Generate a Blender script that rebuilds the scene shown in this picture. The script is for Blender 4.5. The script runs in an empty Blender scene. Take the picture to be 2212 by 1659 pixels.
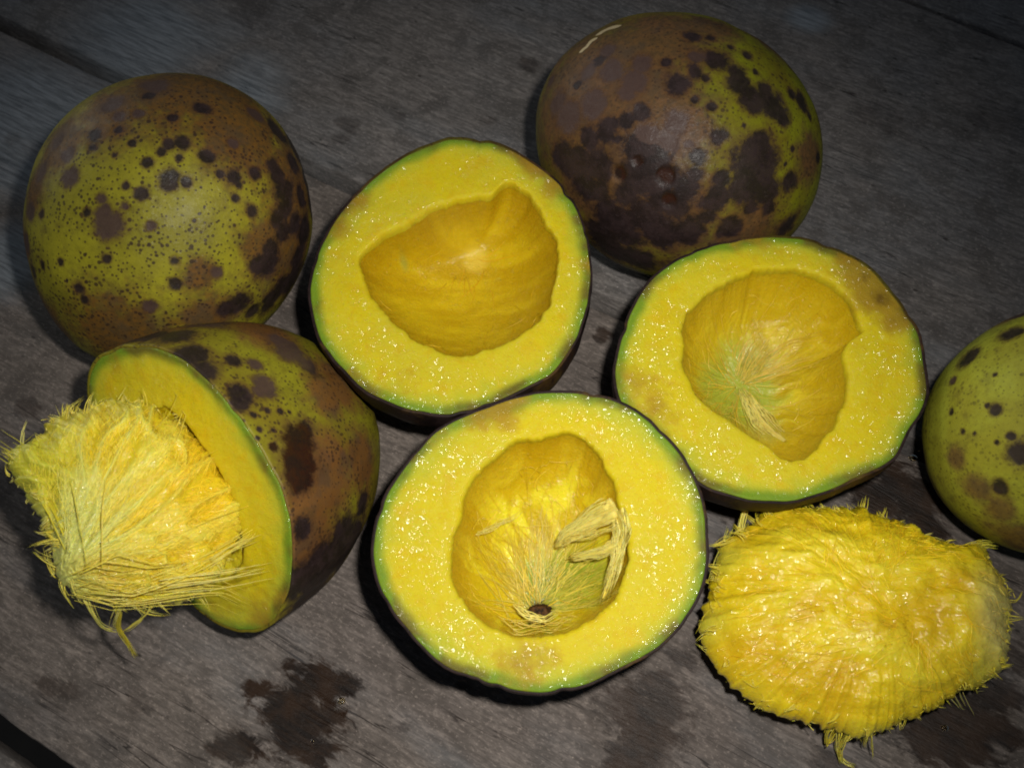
import bpy, math
import numpy as np
from mathutils import Vector

R = math.radians
rng = np.random.default_rng(7)
S = bpy.context.scene
COL = S.collection
CM = 0.01                                   # all numbers below are centimetres

# ------------------------------------------------------------------ camera
PITCH = R(61.0)                             # looking down at the table
FPX, W, H = 2300.0, 2212.0, 1659.0          # focal length in units of a 2212 wide picture
DIST = 31.5
D = np.array([0, math.cos(PITCH), -math.sin(PITCH)])
RT = np.array([1.0, 0, 0])
UP = np.array([0, math.sin(PITCH), math.cos(PITCH)])
CAM = -D * DIST
cam = bpy.data.cameras.new('camera')
camo = bpy.data.objects.new('camera', cam)
COL.objects.link(camo)
camo.location = Vector(CAM * CM)
camo.rotation_euler = (R(90) - PITCH, 0, 0)
cam.sensor_width = 36
cam.lens = 36 * FPX / W
cam.clip_start = 0.005
cam.clip_end = 50
cam.dof.use_dof = True
cam.dof.focus_distance = 0.275
cam.dof.aperture_fstop = 30
S.camera = camo

# ------------------------------------------------------------------ light: dusk sky, weak low sun, the flash beside the lens
world = bpy.data.worlds.new('World')
S.world = world
world.use_nodes = True
wn = world.node_tree.nodes
sky = wn.new('ShaderNodeTexSky')
sky.sky_type = 'NISHITA'
sky.sun_disc = False
sky.sun_elevation = R(22)
sky.sun_rotation = R(-55)
bg = wn['Background']
bg.inputs['Strength'].default_value = 0.016
world.node_tree.links.new(sky.outputs['Color'], bg.inputs['Color'])

sun = bpy.data.lights.new('sun', 'SUN')
sun.energy = 0.42
sun.angle = R(40)
sun.color = (0.90, 0.96, 1.0)
suno = bpy.data.objects.new('sun', sun)
COL.objects.link(suno)
sd = Vector((-math.sin(R(55)) * math.cos(R(22)), math.cos(R(55)) * math.cos(R(22)), math.sin(R(22))))
suno.rotation_euler = (-sd).to_track_quat('-Z', 'Y').to_euler()

flash = bpy.data.lights.new('camera_flash', 'SPOT')
flash.energy = 3.15
flash.shadow_soft_size = 0.006
flash.spot_size = R(74)
flash.spot_blend = 1.0
flash.color = (1.0, 0.955, 0.90)
flo = bpy.data.objects.new('camera_flash', flash)
COL.objects.link(flo)
FL = CAM + RT * 2.6 + UP * 2.4
flo.location = Vector(FL * CM)
aim = np.array([-0.6, -3.2, 1.0])
flo.rotation_euler = Vector(aim - FL).to_track_quat('-Z', 'Y').to_euler()

S.view_settings.view_transform = 'Standard'
S.view_settings.look = 'None'
S.view_settings.exposure = 0
S.view_settings.gamma = 1
S.cycles.filter_width = 1.9


# ------------------------------------------------------------------ geometry helpers
def ray(px, py):
    d = D * FPX + RT * (px - W / 2) + UP * (H / 2 - py)
    return d / np.linalg.norm(d)


def at(px, py, z=0.0):
    d = ray(px, py)
    return CAM + d * ((z - CAM[2]) / d[2])


def on_plane(px, py, p0, n):
    d = ray(px, py)
    return CAM + d * (np.dot(p0 - CAM, n) / np.dot(d, n))


def project(p):
    v = p - CAM
    k = FPX / (v @ D)
    return np.stack([W / 2 + (v @ RT) * k, H / 2 - (v @ UP) * k], -1)


def unit(v):
    v = np.asarray(v, float)
    return v / np.linalg.norm(v, axis=-1, keepdims=True)


def _h(i, j, k, seed):
    n = (i * 374761393 + j * 668265263 + k * 2147483647 + seed * 974634777) & 0xFFFFFFFF
    n = ((n ^ (n >> 13)) * 1274126177) & 0xFFFFFFFF
    n = ((n ^ (n >> 16)) * 2246822519) & 0xFFFFFFFF
    return ((n ^ (n >> 15)) & 0xFFFFFF) / float(0xFFFFFF) * 2 - 1


def noise(p, freq=1.0, seed=0):
    p = np.asarray(p, float) * freq
    i = np.floor(p).astype(np.int64)
    f = p - i
    u = f * f * f * (f * (f * 6 - 15) + 10)
    r = 0
    for a in (0, 1):
        for b in (0, 1):
            for c in (0, 1):
                w = (u[..., 0] if a else 1 - u[..., 0]) * (u[..., 1] if b else 1 - u[..., 1]) * (u[..., 2] if c else 1 - u[..., 2])
                r = r + w * _h(i[..., 0] + a, i[..., 1] + b, i[..., 2] + c, seed)
    return r


def fbm(p, freq=1.0, seed=0, oct=4):
    r, a, t = 0, 1.0, 0
    for o in range(oct):
        r = r + a * noise(p, freq * 2 ** o, seed + o * 17)
        t += a
        a *= 0.5
    return r / t


def smooth(x, a, b):
    t = np.clip((x - a) / (b - a), 0, 1)
    return t * t * (3 - 2 * t)


def mesh_obj(name, verts, faces, mat, parent=None, origin=None, attrs=None, shade=True):
    """verts in cm, world; the object's origin is put at `origin` (cm)"""
    o0 = np.zeros(3) if origin is None else np.asarray(origin)
    me = bpy.data.meshes.new(name)
    v = (np.asarray(verts).reshape(-1, 3) - o0) * CM
    nv = len(v)
    me.vertices.add(nv)
    me.vertices.foreach_set('co', v.astype(np.float32).ravel())
    fl = [np.asarray(f) for f in faces if len(f)]
    ln = sum(f.size for f in fl)
    nf = sum(len(f) for f in fl)
    me.loops.add(ln)
    me.loops.foreach_set('vertex_index', np.concatenate([f.ravel() for f in fl]).astype(np.int32))
    me.polygons.add(nf)
    cnt = np.concatenate([np.full(len(f), f.shape[1]) for f in fl])
    st = np.concatenate([[0], np.cumsum(cnt)[:-1]])
    me.polygons.foreach_set('loop_start', st.astype(np.int32))
    me.update(calc_edges=True)
    me.validate()
    if shade:
        me.polygons.foreach_set('use_smooth', np.ones(len(me.polygons), bool))
    for k, a in (attrs or {}).items():
        a = np.asarray(a, np.float32)
        if a.ndim == 2:
            at_ = me.attributes.new(k, 'FLOAT_COLOR', 'POINT')
            if a.shape[1] == 3:
                a = np.concatenate([a, np.ones((len(a), 1), np.float32)], 1)
            at_.data.foreach_set('color', a.ravel())
        else:
            at_ = me.attributes.new(k, 'FLOAT', 'POINT')
            at_.data.foreach_set('value', a.ravel())
    me.materials.append(mat)
    o = bpy.data.objects.new(name, me)
    COL.objects.link(o)
    if parent is not None:
        o.parent = parent
    else:
        o.location = Vector(o0 * CM)
    return o


def thing(name, base, label, cat, group=None):
    o = bpy.data.objects.new(name, None)
    o.empty_display_size = 0.02
    COL.objects.link(o)
    o.location = Vector(np.asarray(base) * CM)
    o['label'] = label
    o['category'] = cat
    if group:
        o['group'] = group
    return o


def ring_faces(K, N, flip=False, off=0):
    k, n = np.meshgrid(np.arange(K - 1), np.arange(N), indexing='ij')
    a = k * N + n
    b = k * N + (n + 1) % N
    q = np.stack([a, b, b + N, a + N], -1).reshape(-1, 4) + off
    return q[:, ::-1] if flip else q


def fan(last, N, centre, flip=False):
    n = np.arange(N)
    t = np.stack([last + n, last + (n + 1) % N, np.full(N, centre)], -1)
    return t[:, ::-1] if flip else t


def polar(pts2, N, c=None, sm=1.5, wob=0.0, seed=0):
    """closed outline -> radius for N angles about c"""
    p = np.asarray(pts2, float)
    c = p.mean(0) if c is None else np.asarray(c)
    q = p - c
    # densify
    m = []
    for i in range(len(q)):
        a, b = q[i], q[(i + 1) % len(q)]
        m += [a + (b - a) * t for t in np.linspace(0, 1, 12, endpoint=False)]
    m = np.array(m)
    an = np.arctan2(m[:, 1], m[:, 0])
    r = np.hypot(m[:, 0], m[:, 1])
    o = np.argsort(an)
    an, r = an[o], r[o]
    th = np.linspace(-np.pi, np.pi, N, endpoint=False)
    rr = np.interp(th, an, r, period=2 * np.pi)
    if sm > 0:
        x = np.arange(-12, 13)
        w = np.exp(-0.5 * (x / sm) ** 2)
        w /= w.sum()
        rr = sum(wi * np.roll(rr, int(xi)) for wi, xi in zip(w, x))
    if wob:
        pt = np.stack([np.cos(th) * 6, np.sin(th) * 6, th * 0], -1)
        rr = rr * (1 + wob * (fbm(pt, 1.0, seed, 3) + 0.35 * fbm(pt, 5.0, seed + 8, 3)))
    return c, th, rr


def strands(name, lines, radius, mat, parent, origin, tint=None, sides=4):
    """lines: (M,P,3) polylines -> one joined mesh of thin tapered fibres"""
    L = np.asarray(lines, float)
    M, P, _ = L.shape
    T = unit(np.gradient(L, axis=1) + 1e-9)
    ref = np.where(np.abs(T[..., 2:3]) > 0.9, np.array([1.0, 0, 0]), np.array([0, 0, 1.0]))
    A = unit(np.cross(T, ref) + 1e-9)
    B = np.cross(T, A)
    rad = np.broadcast_to(np.asarray(radius, float).reshape(-1, 1), (M, 1))
    prof = np.interp(np.linspace(0, 1, P), [0, 0.15, 0.6, 1], [0.7, 1.0, 0.9, 0.25])[None, :] * rad
    an = np.arange(sides) * 2 * np.pi / sides
    V = L[:, :, None, :] + prof[:, :, None, None] * (np.cos(an)[None, None, :, None] * A[:, :, None, :] + np.sin(an)[None, None, :, None] * B[:, :, None, :])
    idx = np.arange(M * P * sides).reshape(M, P, sides)
    a = idx[:, :-1, :]
    b = np.roll(idx, -1, 2)[:, :-1, :]
    c = np.roll(idx, -1, 2)[:, 1:, :]
    d = idx[:, 1:, :]
    q = np.stack([a, b, c, d], -1).reshape(-1, 4)
    if sides == 4:
        q = np.concatenate([q, idx[:, 0, ::-1], idx[:, -1, :]])
    at_ = None
    if tint is not None:
        t = np.asarray(tint, float)
        if t.ndim == 2:
            t = np.broadcast_to(t[:, None, None, :], (M, P, sides, 3))
        else:
            t = np.broadcast_to(t[:, :, None, :], (M, P, sides, 3))
        at_ = {'tint': t.reshape(-1, 3)}
    o = mesh_obj(name, V, [q], mat, parent, origin, at_)
    o['kind'] = 'stuff'
    return o


# ------------------------------------------------------------------ material helpers
class NT:
    def __init__(self, name):
        self.m = bpy.data.materials.new(name)
        self.m.use_nodes = True
        self.t = self.m.node_tree
        self.b = self.t.nodes['Principled BSDF']

    def n(self, kind, **kw):
        nd = self.t.nodes.new(kind)
        for k, v in kw.items():
            setattr(nd, k, v)
        return nd

    def link(self, a, b):
        self.t.links.new(a, b)

    def put(self, sock, v):
        if hasattr(v, 'is_output'):
            self.link(v, sock)
        elif v is not None:
            sock.default_value = v

    def attr(self, name, fac=True):
        nd = self.n('ShaderNodeAttribute', attribute_name=name)
        return nd.outputs['Fac'] if fac else nd.outputs['Color']

    def math(self, op, a, b=None, clamp=False):
        nd = self.n('ShaderNodeMath', operation=op)
        nd.use_clamp = clamp
        self.put(nd.inputs[0], a)
        if b is not None:
            self.put(nd.inputs[1], b)
        return nd.outputs[0]

    def ramp(self, v, a, b, lo=0.0, hi=1.0):
        nd = self.n('ShaderNodeMapRange', interpolation_type='SMOOTHSTEP')
        self.put(nd.inputs['Value'], v)
        nd.inputs['From Min'].default_value = a
        nd.inputs['From Max'].default_value = b
        nd.inputs['To Min'].default_value = lo
        nd.inputs['To Max'].default_value = hi
        return nd.outputs['Result']

    def mix(self, f, a, b, mode='MIX'):
        nd = self.n('ShaderNodeMix', data_type='RGBA', blend_type=mode)
        self.put(nd.inputs[0], f)
        for s, v in ((nd.inputs[6], a), (nd.inputs[7], b)):
            self.put(s, v if hasattr(v, 'is_output') else (*v, 1))
        return nd.outputs[2]

    def coord(self, scale=(1, 1, 1)):
        c = self.n('ShaderNodeTexCoord')
        mp = self.n('ShaderNodeMapping')
        mp.inputs['Scale'].default_value = tuple(100 * s for s in scale)   # coordinates in cm
        self.link(c.outputs['Object'], mp.inputs['Vector'])
        return mp.outputs[0]

    def noise(self, vec, scale, detail=4, rough=0.55, dist=0.0):
        nd = self.n('ShaderNodeTexNoise')
        self.link(vec, nd.inputs['Vector'])
        nd.inputs['Scale'].default_value = scale
        nd.inputs['Detail'].default_value = detail
        nd.inputs['Roughness'].default_value = rough
        nd.inputs['Distortion'].default_value = dist
        return nd.outputs['Fac']

    def voro(self, vec, scale, feature='F1', rand=1.0):
        nd = self.n('ShaderNodeTexVoronoi', feature=feature)
        self.link(vec, nd.inputs['Vector'])
        nd.inputs['Scale'].default_value = scale
        nd.inputs['Randomness'].default_value = rand
        return nd

    def bump(self, h, strength, dist_cm, normal=None):
        nd = self.n('ShaderNodeBump')
        nd.inputs['Strength'].default_value = strength
        nd.inputs['Distance'].default_value = dist_cm * CM
        self.link(h, nd.inputs['Height'])
        if normal is not None:
            self.link(normal, nd.inputs['Normal'])
        return nd.outputs['Normal']

    def facets(self, vec, scale, spread, base=None):
        """wet grains: small facets that each face a slightly different way"""
        v = self.voro(vec, scale)
        s = self.n('ShaderNodeVectorMath', operation='SUBTRACT')
        self.link(v.outputs['Color'], s.inputs[0])
        s.inputs[1].default_value = (0.5, 0.5, 0.5)
        k = self.n('ShaderNodeVectorMath', operation='SCALE')
        self.link(s.outputs[0], k.inputs[0])
        k.inputs['Scale'].default_value = spread
        g = self.n('ShaderNodeNewGeometry')
        a = self.n('ShaderNodeVectorMath', operation='ADD')
        self.link(base if base is not None else g.outputs['Normal'], a.inputs[0])
        self.link(k.outputs[0], a.inputs[1])
        nn = self.n('ShaderNodeVectorMath', operation='NORMALIZE')
        self.link(a.outputs[0], nn.inputs[0])
        return nn.outputs[0], v

    def setp(self, **kw):
        for k, v in kw.items():
            self.put(self.b.inputs[k.replace('_', ' ')], v)


def srgb(r, g, b):
    f = lambda c: (c / 12.92 if c <= 0.04045 else ((c + 0.055) / 1.055) ** 2.4)
    return tuple(f(x / 255) for x in (r, g, b))


# weathered plank
def wood_material(name, tone, hue):
    m = NT(name)
    g = m.coord((0.10, 1, 1))
    iso = m.coord()
    fine = m.noise(g, 9.0, 6, 0.65, 0.3)
    mid = m.noise(g, 2.2, 5, 0.6, 0.6)
    g2 = m.coord((0.22, 1, 1))
    hair = m.noise(g2, 18.0, 3, 0.6, 0.2)
    big = m.noise(iso, 0.16, 4, 0.55)
    blot = m.noise(iso, 0.75, 6, 0.62, 0.4)
    short = m.noise(m.coord((0.30, 1, 1)), 7.0, 5, 0.7, 0.5)
    c = m.mix(m.ramp(fine, 0.32, 0.68), tuple(x * 0.66 for x in tone), tuple(x * 1.28 for x in tone))
    c = m.mix(m.ramp(short, 0.38, 0.56, 0.75, 0), c, tuple(x * 0.50 for x in tone))
    c = m.mix(m.ramp(short, 0.56, 0.72, 0, 0.55), c, tuple(x * 1.9 for x in tone))
    c = m.mix(m.ramp(mid, 0.36, 0.70, 0, 0.45), c, tuple(x * 0.6 for x in tone))
    c = m.mix(m.ramp(hair, 0.60, 0.76, 0, 0.5), c, tuple(x * 2.0 for x in tone))
    c = m.mix(m.ramp(big, 0.42, 0.62, 0, 0.6), c, hue, 'MULTIPLY')
    c = m.mix(m.ramp(blot, 0.50, 0.64, 0, 0.72), c, tuple(x * 0.45 for x in tone))
    c = m.mix(m.ramp(m.noise(iso, 1.6, 6, 0.75), 0.58, 0.74, 0, 0.4), c, tuple(x * 1.9 for x in tone))
    spk = m.noise(m.coord((0.6, 1, 1)), 13, 3, 0.7)
    c = m.mix(m.ramp(spk, 0.30, 0.46, 0.55, 0), c, tuple(x * 0.5 for x in tone))
    c = m.mix(m.ramp(spk, 0.55, 0.68, 0, 0.5), c, tuple(x * 1.9 for x in tone))
    # splits along the grain, dirt in pores, pale grit
    crack = m.math('ABSOLUTE', m.math('SUBTRACT', m.noise(m.coord((0.055, 1, 1)), 2.1, 3, 0.5, 0.15), 0.5))
    crk = m.math('MULTIPLY', m.ramp(crack, 0.002, 0.010, 1, 0), m.ramp(m.noise(m.coord((0.3, 1, 1)), 0.8, 3), 0.52, 0.62))
    c = m.mix(m.math('MULTIPLY', crk, 0.8), c, (0.018, 0.014, 0.012))
    pore = m.voro(m.coord((0.45, 1, 1)), 3.2)
    c = m.mix(m.math('MULTIPLY', m.ramp(pore.outputs['Distance'], 0.06, 0.16, 0.8, 0), m.ramp(m.noise(iso, 0.9, 2), 0.5, 0.62)), c, (0.022, 0.017, 0.014))
    grit = m.voro(iso, 5.5)
    c = m.mix(m.math('MULTIPLY', m.ramp(grit.outputs['Distance'], 0.06, 0.14, 0.7, 0), m.ramp(m.noise(iso, 1.3, 3), 0.56, 0.66)), c, tuple(x * 2.6 for x in tone))
    pale = m.attr('pale')  # blue-grey wood tone with cool sky light painted in
    c = m.mix(m.math('MULTIPLY', pale, 0.85), c, m.mix(m.ramp(fine, 0.3, 0.7), (0.10, 0.118, 0.132), (0.27, 0.30, 0.325)))
    st = m.attr('stain')
    n1 = m.math('MULTIPLY', m.math('SUBTRACT', m.noise(m.coord((0.5, 1, 1)), 2.6, 8, 0.72, 0.7), 0.5), 3.0)
    s = m.ramp(m.math('ADD', st, n1), -0.20, 0.36)
    wetc = m.mix(m.ramp(m.noise(iso, 1.1, 4), 0.4, 0.62), (0.008, 0.005, 0.0035), (0.024, 0.0115, 0.005))
    wetc = m.mix(m.ramp(fine, 0.35, 0.75, 0, 0.6), wetc, (0.036, 0.020, 0.011))
    c = m.mix(m.math('MULTIPLY', s, m.math('MULTIPLY', m.attr('stain_strength'), 1.0)), c, wetc)
    h = m.math('SUBTRACT', m.math('ADD', m.math('ADD', fine, short), m.math('MULTIPLY', hair, 0.6)), m.math('MULTIPLY', crk, 1.5))
    nrm = m.bump(h, 0.55, 0.05)
    m.setp(Base_Color=c, Roughness=m.ramp(s, 0, 1, 0.74, 0.5), Normal=nrm, Specular_IOR_Level=0.22)
    return m.m


# fruit rind
def skin_material(name, green, green2, rust, rust2, speck=1.0, spec=0.22, coat=0.05):
    m = NT(name)
    v = m.coord()
    n1 = m.noise(v, 0.55, 4)
    n2 = m.noise(v, 2.4, 6, 0.65)
    n3 = m.noise(v, 6.5, 4, 0.65)
    c = m.mix(m.ramp(n1, 0.36, 0.64), green, green2)
    c = m.mix(m.ramp(n3, 0.40, 0.75, 0, 0.4), c, tuple(x * 0.62 for x in green2))
    # russet
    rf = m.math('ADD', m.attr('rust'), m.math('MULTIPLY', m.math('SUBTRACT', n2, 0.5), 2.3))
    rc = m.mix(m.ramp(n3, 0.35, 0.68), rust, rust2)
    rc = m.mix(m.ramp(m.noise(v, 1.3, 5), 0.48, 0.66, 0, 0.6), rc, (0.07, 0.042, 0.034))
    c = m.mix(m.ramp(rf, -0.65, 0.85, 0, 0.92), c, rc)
    # lenticels, two sizes
    for sc, lo, hi, a in ((8.0, 0.17, 0.29, 0.75), (4.6, 0.12, 0.19, 0.85)):
        vo = m.voro(v, sc)
        size = m.math('MULTIPLY', m.math('SUBTRACT', m.noise(v, 1.1, 3), 0.34), 0.62)
        f = m.math('SUBTRACT', vo.outputs['Distance'], size)
        c = m.mix(m.ramp(f, lo - 0.09, hi - 0.05, a * speck, 0), c, (0.040, 0.022, 0.014))
    # blotches
    nz = m.math('ADD', m.math('MULTIPLY', m.math('SUBTRACT', m.noise(v, 2.3, 7, 0.66, 0.5), 0.5), 1.7),
                m.math('MULTIPLY', m.math('SUBTRACT', m.noise(v, 11, 3, 0.6), 0.5), 0.4))
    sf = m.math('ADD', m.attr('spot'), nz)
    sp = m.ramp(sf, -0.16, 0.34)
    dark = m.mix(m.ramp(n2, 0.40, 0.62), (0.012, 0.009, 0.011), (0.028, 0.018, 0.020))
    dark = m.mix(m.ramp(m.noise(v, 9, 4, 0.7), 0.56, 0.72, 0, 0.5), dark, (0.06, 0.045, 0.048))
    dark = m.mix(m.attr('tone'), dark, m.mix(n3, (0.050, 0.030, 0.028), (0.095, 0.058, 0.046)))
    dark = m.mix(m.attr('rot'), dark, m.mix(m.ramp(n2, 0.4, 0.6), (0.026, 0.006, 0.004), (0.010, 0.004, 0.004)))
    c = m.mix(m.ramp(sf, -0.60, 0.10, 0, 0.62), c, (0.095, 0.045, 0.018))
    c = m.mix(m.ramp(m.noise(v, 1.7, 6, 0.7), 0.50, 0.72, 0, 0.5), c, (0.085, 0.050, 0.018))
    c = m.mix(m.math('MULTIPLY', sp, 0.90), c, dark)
    c = m.mix(m.ramp(m.math('ADD', m.attr('scrape'), m.math('MULTIPLY', nz, 0.5)), 0.3, 0.5), c, (0.62, 0.50, 0.28))
    h = m.math('ADD', m.math('MULTIPLY', n3, 0.5), m.math('MULTIPLY', m.noise(v, 16, 3, 0.6), 0.5))
    h = m.math('SUBTRACT', h, m.math('MULTIPLY', sp, 0.3))
    nrm = m.bump(h, 0.5, 0.035)
    fn, vo = m.facets(v, 14, 0.34, nrm)
    m.setp(Base_Color=c, Roughness=m.ramp(n2, 0.3, 0.7, 0.42, 0.58), Normal=nrm, Specular_IOR_Level=spec,
           Coat_Weight=coat, Coat_Roughness=0.22, Coat_Normal=fn)
    return m.m


# cut flesh: pale yellow, green next to the rind
def flesh_material(name):
    m = NT(name)
    v = m.coord()
    n1 = m.noise(v, 0.5, 3)
    n2 = m.noise(v, 2.2, 5, 0.6)
    n3 = m.noise(v, 13, 3, 0.6)
    c = m.mix(m.ramp(n1, 0.38, 0.62), (0.66, 0.535, 0.010), (0.63, 0.535, 0.020))
    c = m.mix(m.ramp(n2, 0.48, 0.70, 0, 0.5), c, (0.64, 0.42, 0.008))
    c = m.mix(m.ramp(m.noise(v, 7, 4, 0.7), 0.50, 0.68, 0, 0.5), c, (0.66, 0.55, 0.050))
    c = m.mix(m.ramp(n3, 0.50, 0.70, 0, 0.5), c, (0.60, 0.42, 0.010))
    e = m.attr('edge')
    en = m.math('ADD', e, m.math('MULTIPLY', m.math('SUBTRACT', n2, 0.5), 0.55))
    en = m.math('ADD', en, m.math('MULTIPLY', m.math('SUBTRACT', m.noise(v, 0.55, 3), 0.5), 0.7))
    c = m.mix(m.ramp(en, 0.06, 0.72, 0.75, 0), c, (0.44, 0.48, 0.035))
    en = m.math('ADD', e, m.math('MULTIPLY', m.math('SUBTRACT', m.noise(v, 0.9, 4), 0.5), 0.42))
    c = m.mix(m.ramp(en, 0.06, 0.36, 0.92, 0), c, m.mix(m.ramp(m.noise(v, 0.7, 3), 0.45, 0.62), (0.15, 0.27, 0.018), (0.12, 0.10, 0.018)))
    br = m.math('ADD', m.attr('bruise'), m.math('MULTIPLY', m.math('SUBTRACT', n2, 0.5), 0.9))
    c = m.mix(m.ramp(br, 0.0, 0.6, 0, 0.85), c, m.mix(n2, (0.26, 0.13, 0.012), (0.44, 0.29, 0.022)))
    c = m.mix(m.ramp(br, 0.62, 1.1, 0, 0.8), c, (0.06, 0.022, 0.010))
    h = m.math('ADD', m.math('MULTIPLY', n3, 0.7), m.math('MULTIPLY', m.noise(v, 26, 2), 0.3))
    nrm = m.bump(h, 0.6, 0.030)
    fn, vo = m.facets(v, 17.0, 0.92, nrm)
    wet = m.ramp(m.noise(v, 0.9, 3), 0.40, 0.60, 0.12, 1.0)
    m.setp(Base_Color=c, Roughness=0.5, Normal=nrm, Specular_IOR_Level=0.10,
           Subsurface_Weight=0.3, Subsurface_Radius=(0.0035, 0.0022, 0.0005), Subsurface_Scale=1.0,
           Coat_Weight=m.math('MULTIPLY', wet, 0.8), Coat_Roughness=0.11, Coat_Normal=fn)
    return m.m


# seed hollow and fibres take their colour from the growth pattern, and one painted sheen spot, stored on the mesh
def pulp_material(name, coat=0.5, rough=0.42, grain=9.0, spread=0.5, bump=0.5):
    m = NT(name)
    v = m.coord()
    n2 = m.noise(v, 3.2, 5, 0.6)
    n3 = m.noise(v, 14, 3, 0.6)
    c = m.mix(1.0, m.attr('tint', False), (1.08, 1.13, 1.0), 'MULTIPLY')
    c = m.mix(m.ramp(n2, 0.35, 0.7, 0.0, 0.35), c, (0.80, 0.78, 0.60), 'MULTIPLY')
    c = m.mix(m.ramp(n3, 0.55, 0.75, 0, 0.25), c, (0.80, 0.66, 0.16))
    nrm = m.bump(m.math('ADD', n3, m.math('MULTIPLY', n2, 0.8)), bump, 0.03)
    fn, vo = m.facets(v, grain, spread, nrm)
    m.setp(Base_Color=c, Roughness=rough, Normal=nrm, Specular_IOR_Level=0.3,
           Subsurface_Weight=0.35, Subsurface_Radius=(0.003, 0.0018, 0.0004), Subsurface_Scale=1.0,
           Coat_Weight=coat, Coat_Roughness=0.12, Coat_Normal=fn)
    return m.m


def fibre_material(name):
    m = NT(name)
    v = m.coord()
    c = m.attr('tint', False)
    c = m.mix(m.ramp(m.noise(v, 5, 3), 0.35, 0.7, 0, 0.3), c, (0.85, 0.78, 0.5), 'MULTIPLY')
    c = m.mix(1.0, c, (1.22, 1.18, 1.0), 'MULTIPLY')
    fn, vo = m.facets(v, 9.0, 0.5)
    m.setp(Base_Color=c, Roughness=0.36, Specular_IOR_Level=0.35, Coat_Weight=0.4, Coat_Roughness=0.2, Coat_Normal=fn,
           Subsurface_Weight=0.4, Subsurface_Radius=(0.003, 0.002, 0.0006))
    return m.m


M_PLANK = [wood_material('weathered_wood', (0.176, 0.154, 0.134), (0.80, 0.84, 0.90)),
           wood_material('weathered_wood_bluish', (0.178, 0.161, 0.147), (0.82, 0.90, 1.0)),
           wood_material('weathered_wood_brown', (0.180, 0.152, 0.130), (0.84, 0.84, 0.88))]
M_SKIN_A = skin_material('speckled_green_rind', (0.34, 0.31, 0.018), (0.24, 0.215, 0.016), (0.16, 0.066, 0.016), (0.085, 0.044, 0.020))
M_SKIN_B = skin_material('russet_green_rind', (0.23, 0.24, 0.010), (0.18, 0.145, 0.009), (0.15, 0.068, 0.028), (0.085, 0.046, 0.025), 0.8)
M_SKIN_C = skin_material('fresh_green_rind', (0.40, 0.42, 0.036), (0.33, 0.31, 0.026), (0.20, 0.12, 0.03), (0.14, 0.08, 0.03), 0.5)
M_SKIN_D = skin_material('dull_green_rind', (0.27, 0.255, 0.015), (0.21, 0.165, 0.014), (0.18, 0.070, 0.020), (0.17, 0.075, 0.025), 0.9)
M_SKIN_E = skin_material('dark_brown_rind', (0.10, 0.085, 0.012), (0.06, 0.040, 0.010), (0.06, 0.028, 0.012), (0.04, 0.020, 0.010), 0.8, 0.08, 0.0)
M_FLESH = flesh_material('cut_yellow_flesh')
M_CAV = pulp_material('amber_hollow', 0.6, 0.36, 7.5, 0.55, 0.9)
M_PULP = pulp_material('fibrous_pulp', 1.0, 0.44, 15.0, 0.72, 0.7)
M_FIB = fibre_material('pale_yellow_fibre')

m = NT('dark_soil')
v = m.coord()
m.setp(Base_Color=m.mix(m.noise(v, 0.4, 5), (0.02, 0.016, 0.012), (0.05, 0.04, 0.03)), Roughness=0.95)
M_SOIL = m.m
m = NT('clear_juice')
m.setp(Base_Color=(0.9, 0.8, 0.5, 1), Roughness=0.04, IOR=1.35, Transmission_Weight=1.0)
v = m.coord()
m.link(m.bump(m.noise(v, 3, 2), 0.1, 0.01), m.b.inputs['Normal'])
M_JUICE = m.m

# ------------------------------------------------------------------ ground far below the table
g = 300.0
ground = mesh_obj('ground', [[-g, -g, -72], [g, -g, -72], [g, g, -72], [-g, g, -72]], [np.array([[0, 1, 2, 3]])], M_SOIL)
ground['kind'] = 'structure'

# ------------------------------------------------------------------ the table of planks
table = thing('wooden_table', (0, 0, 0), 'weathered grey wooden table of wide planks with open joints', 'table')


def world_line(p, q):
    a, b = at(*p), at(*q)
    return a, unit(b - a)


J_TOP = world_line((2128, 66), (2212, 99))
J_MID = world_line((0, 50), (780, 412))
J_LOW = world_line((0, 1583), (140, 1683))
ux = J_MID[1]
uy = np.array([-ux[1], ux[0], 0])


def joint_v(j, u):                                   # across-coordinate of the joint at along-coordinate u
    a, d = j
    k = (u - a @ ux) / (d @ ux)
    return (a @ uy) + k * (d @ uy)


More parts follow.
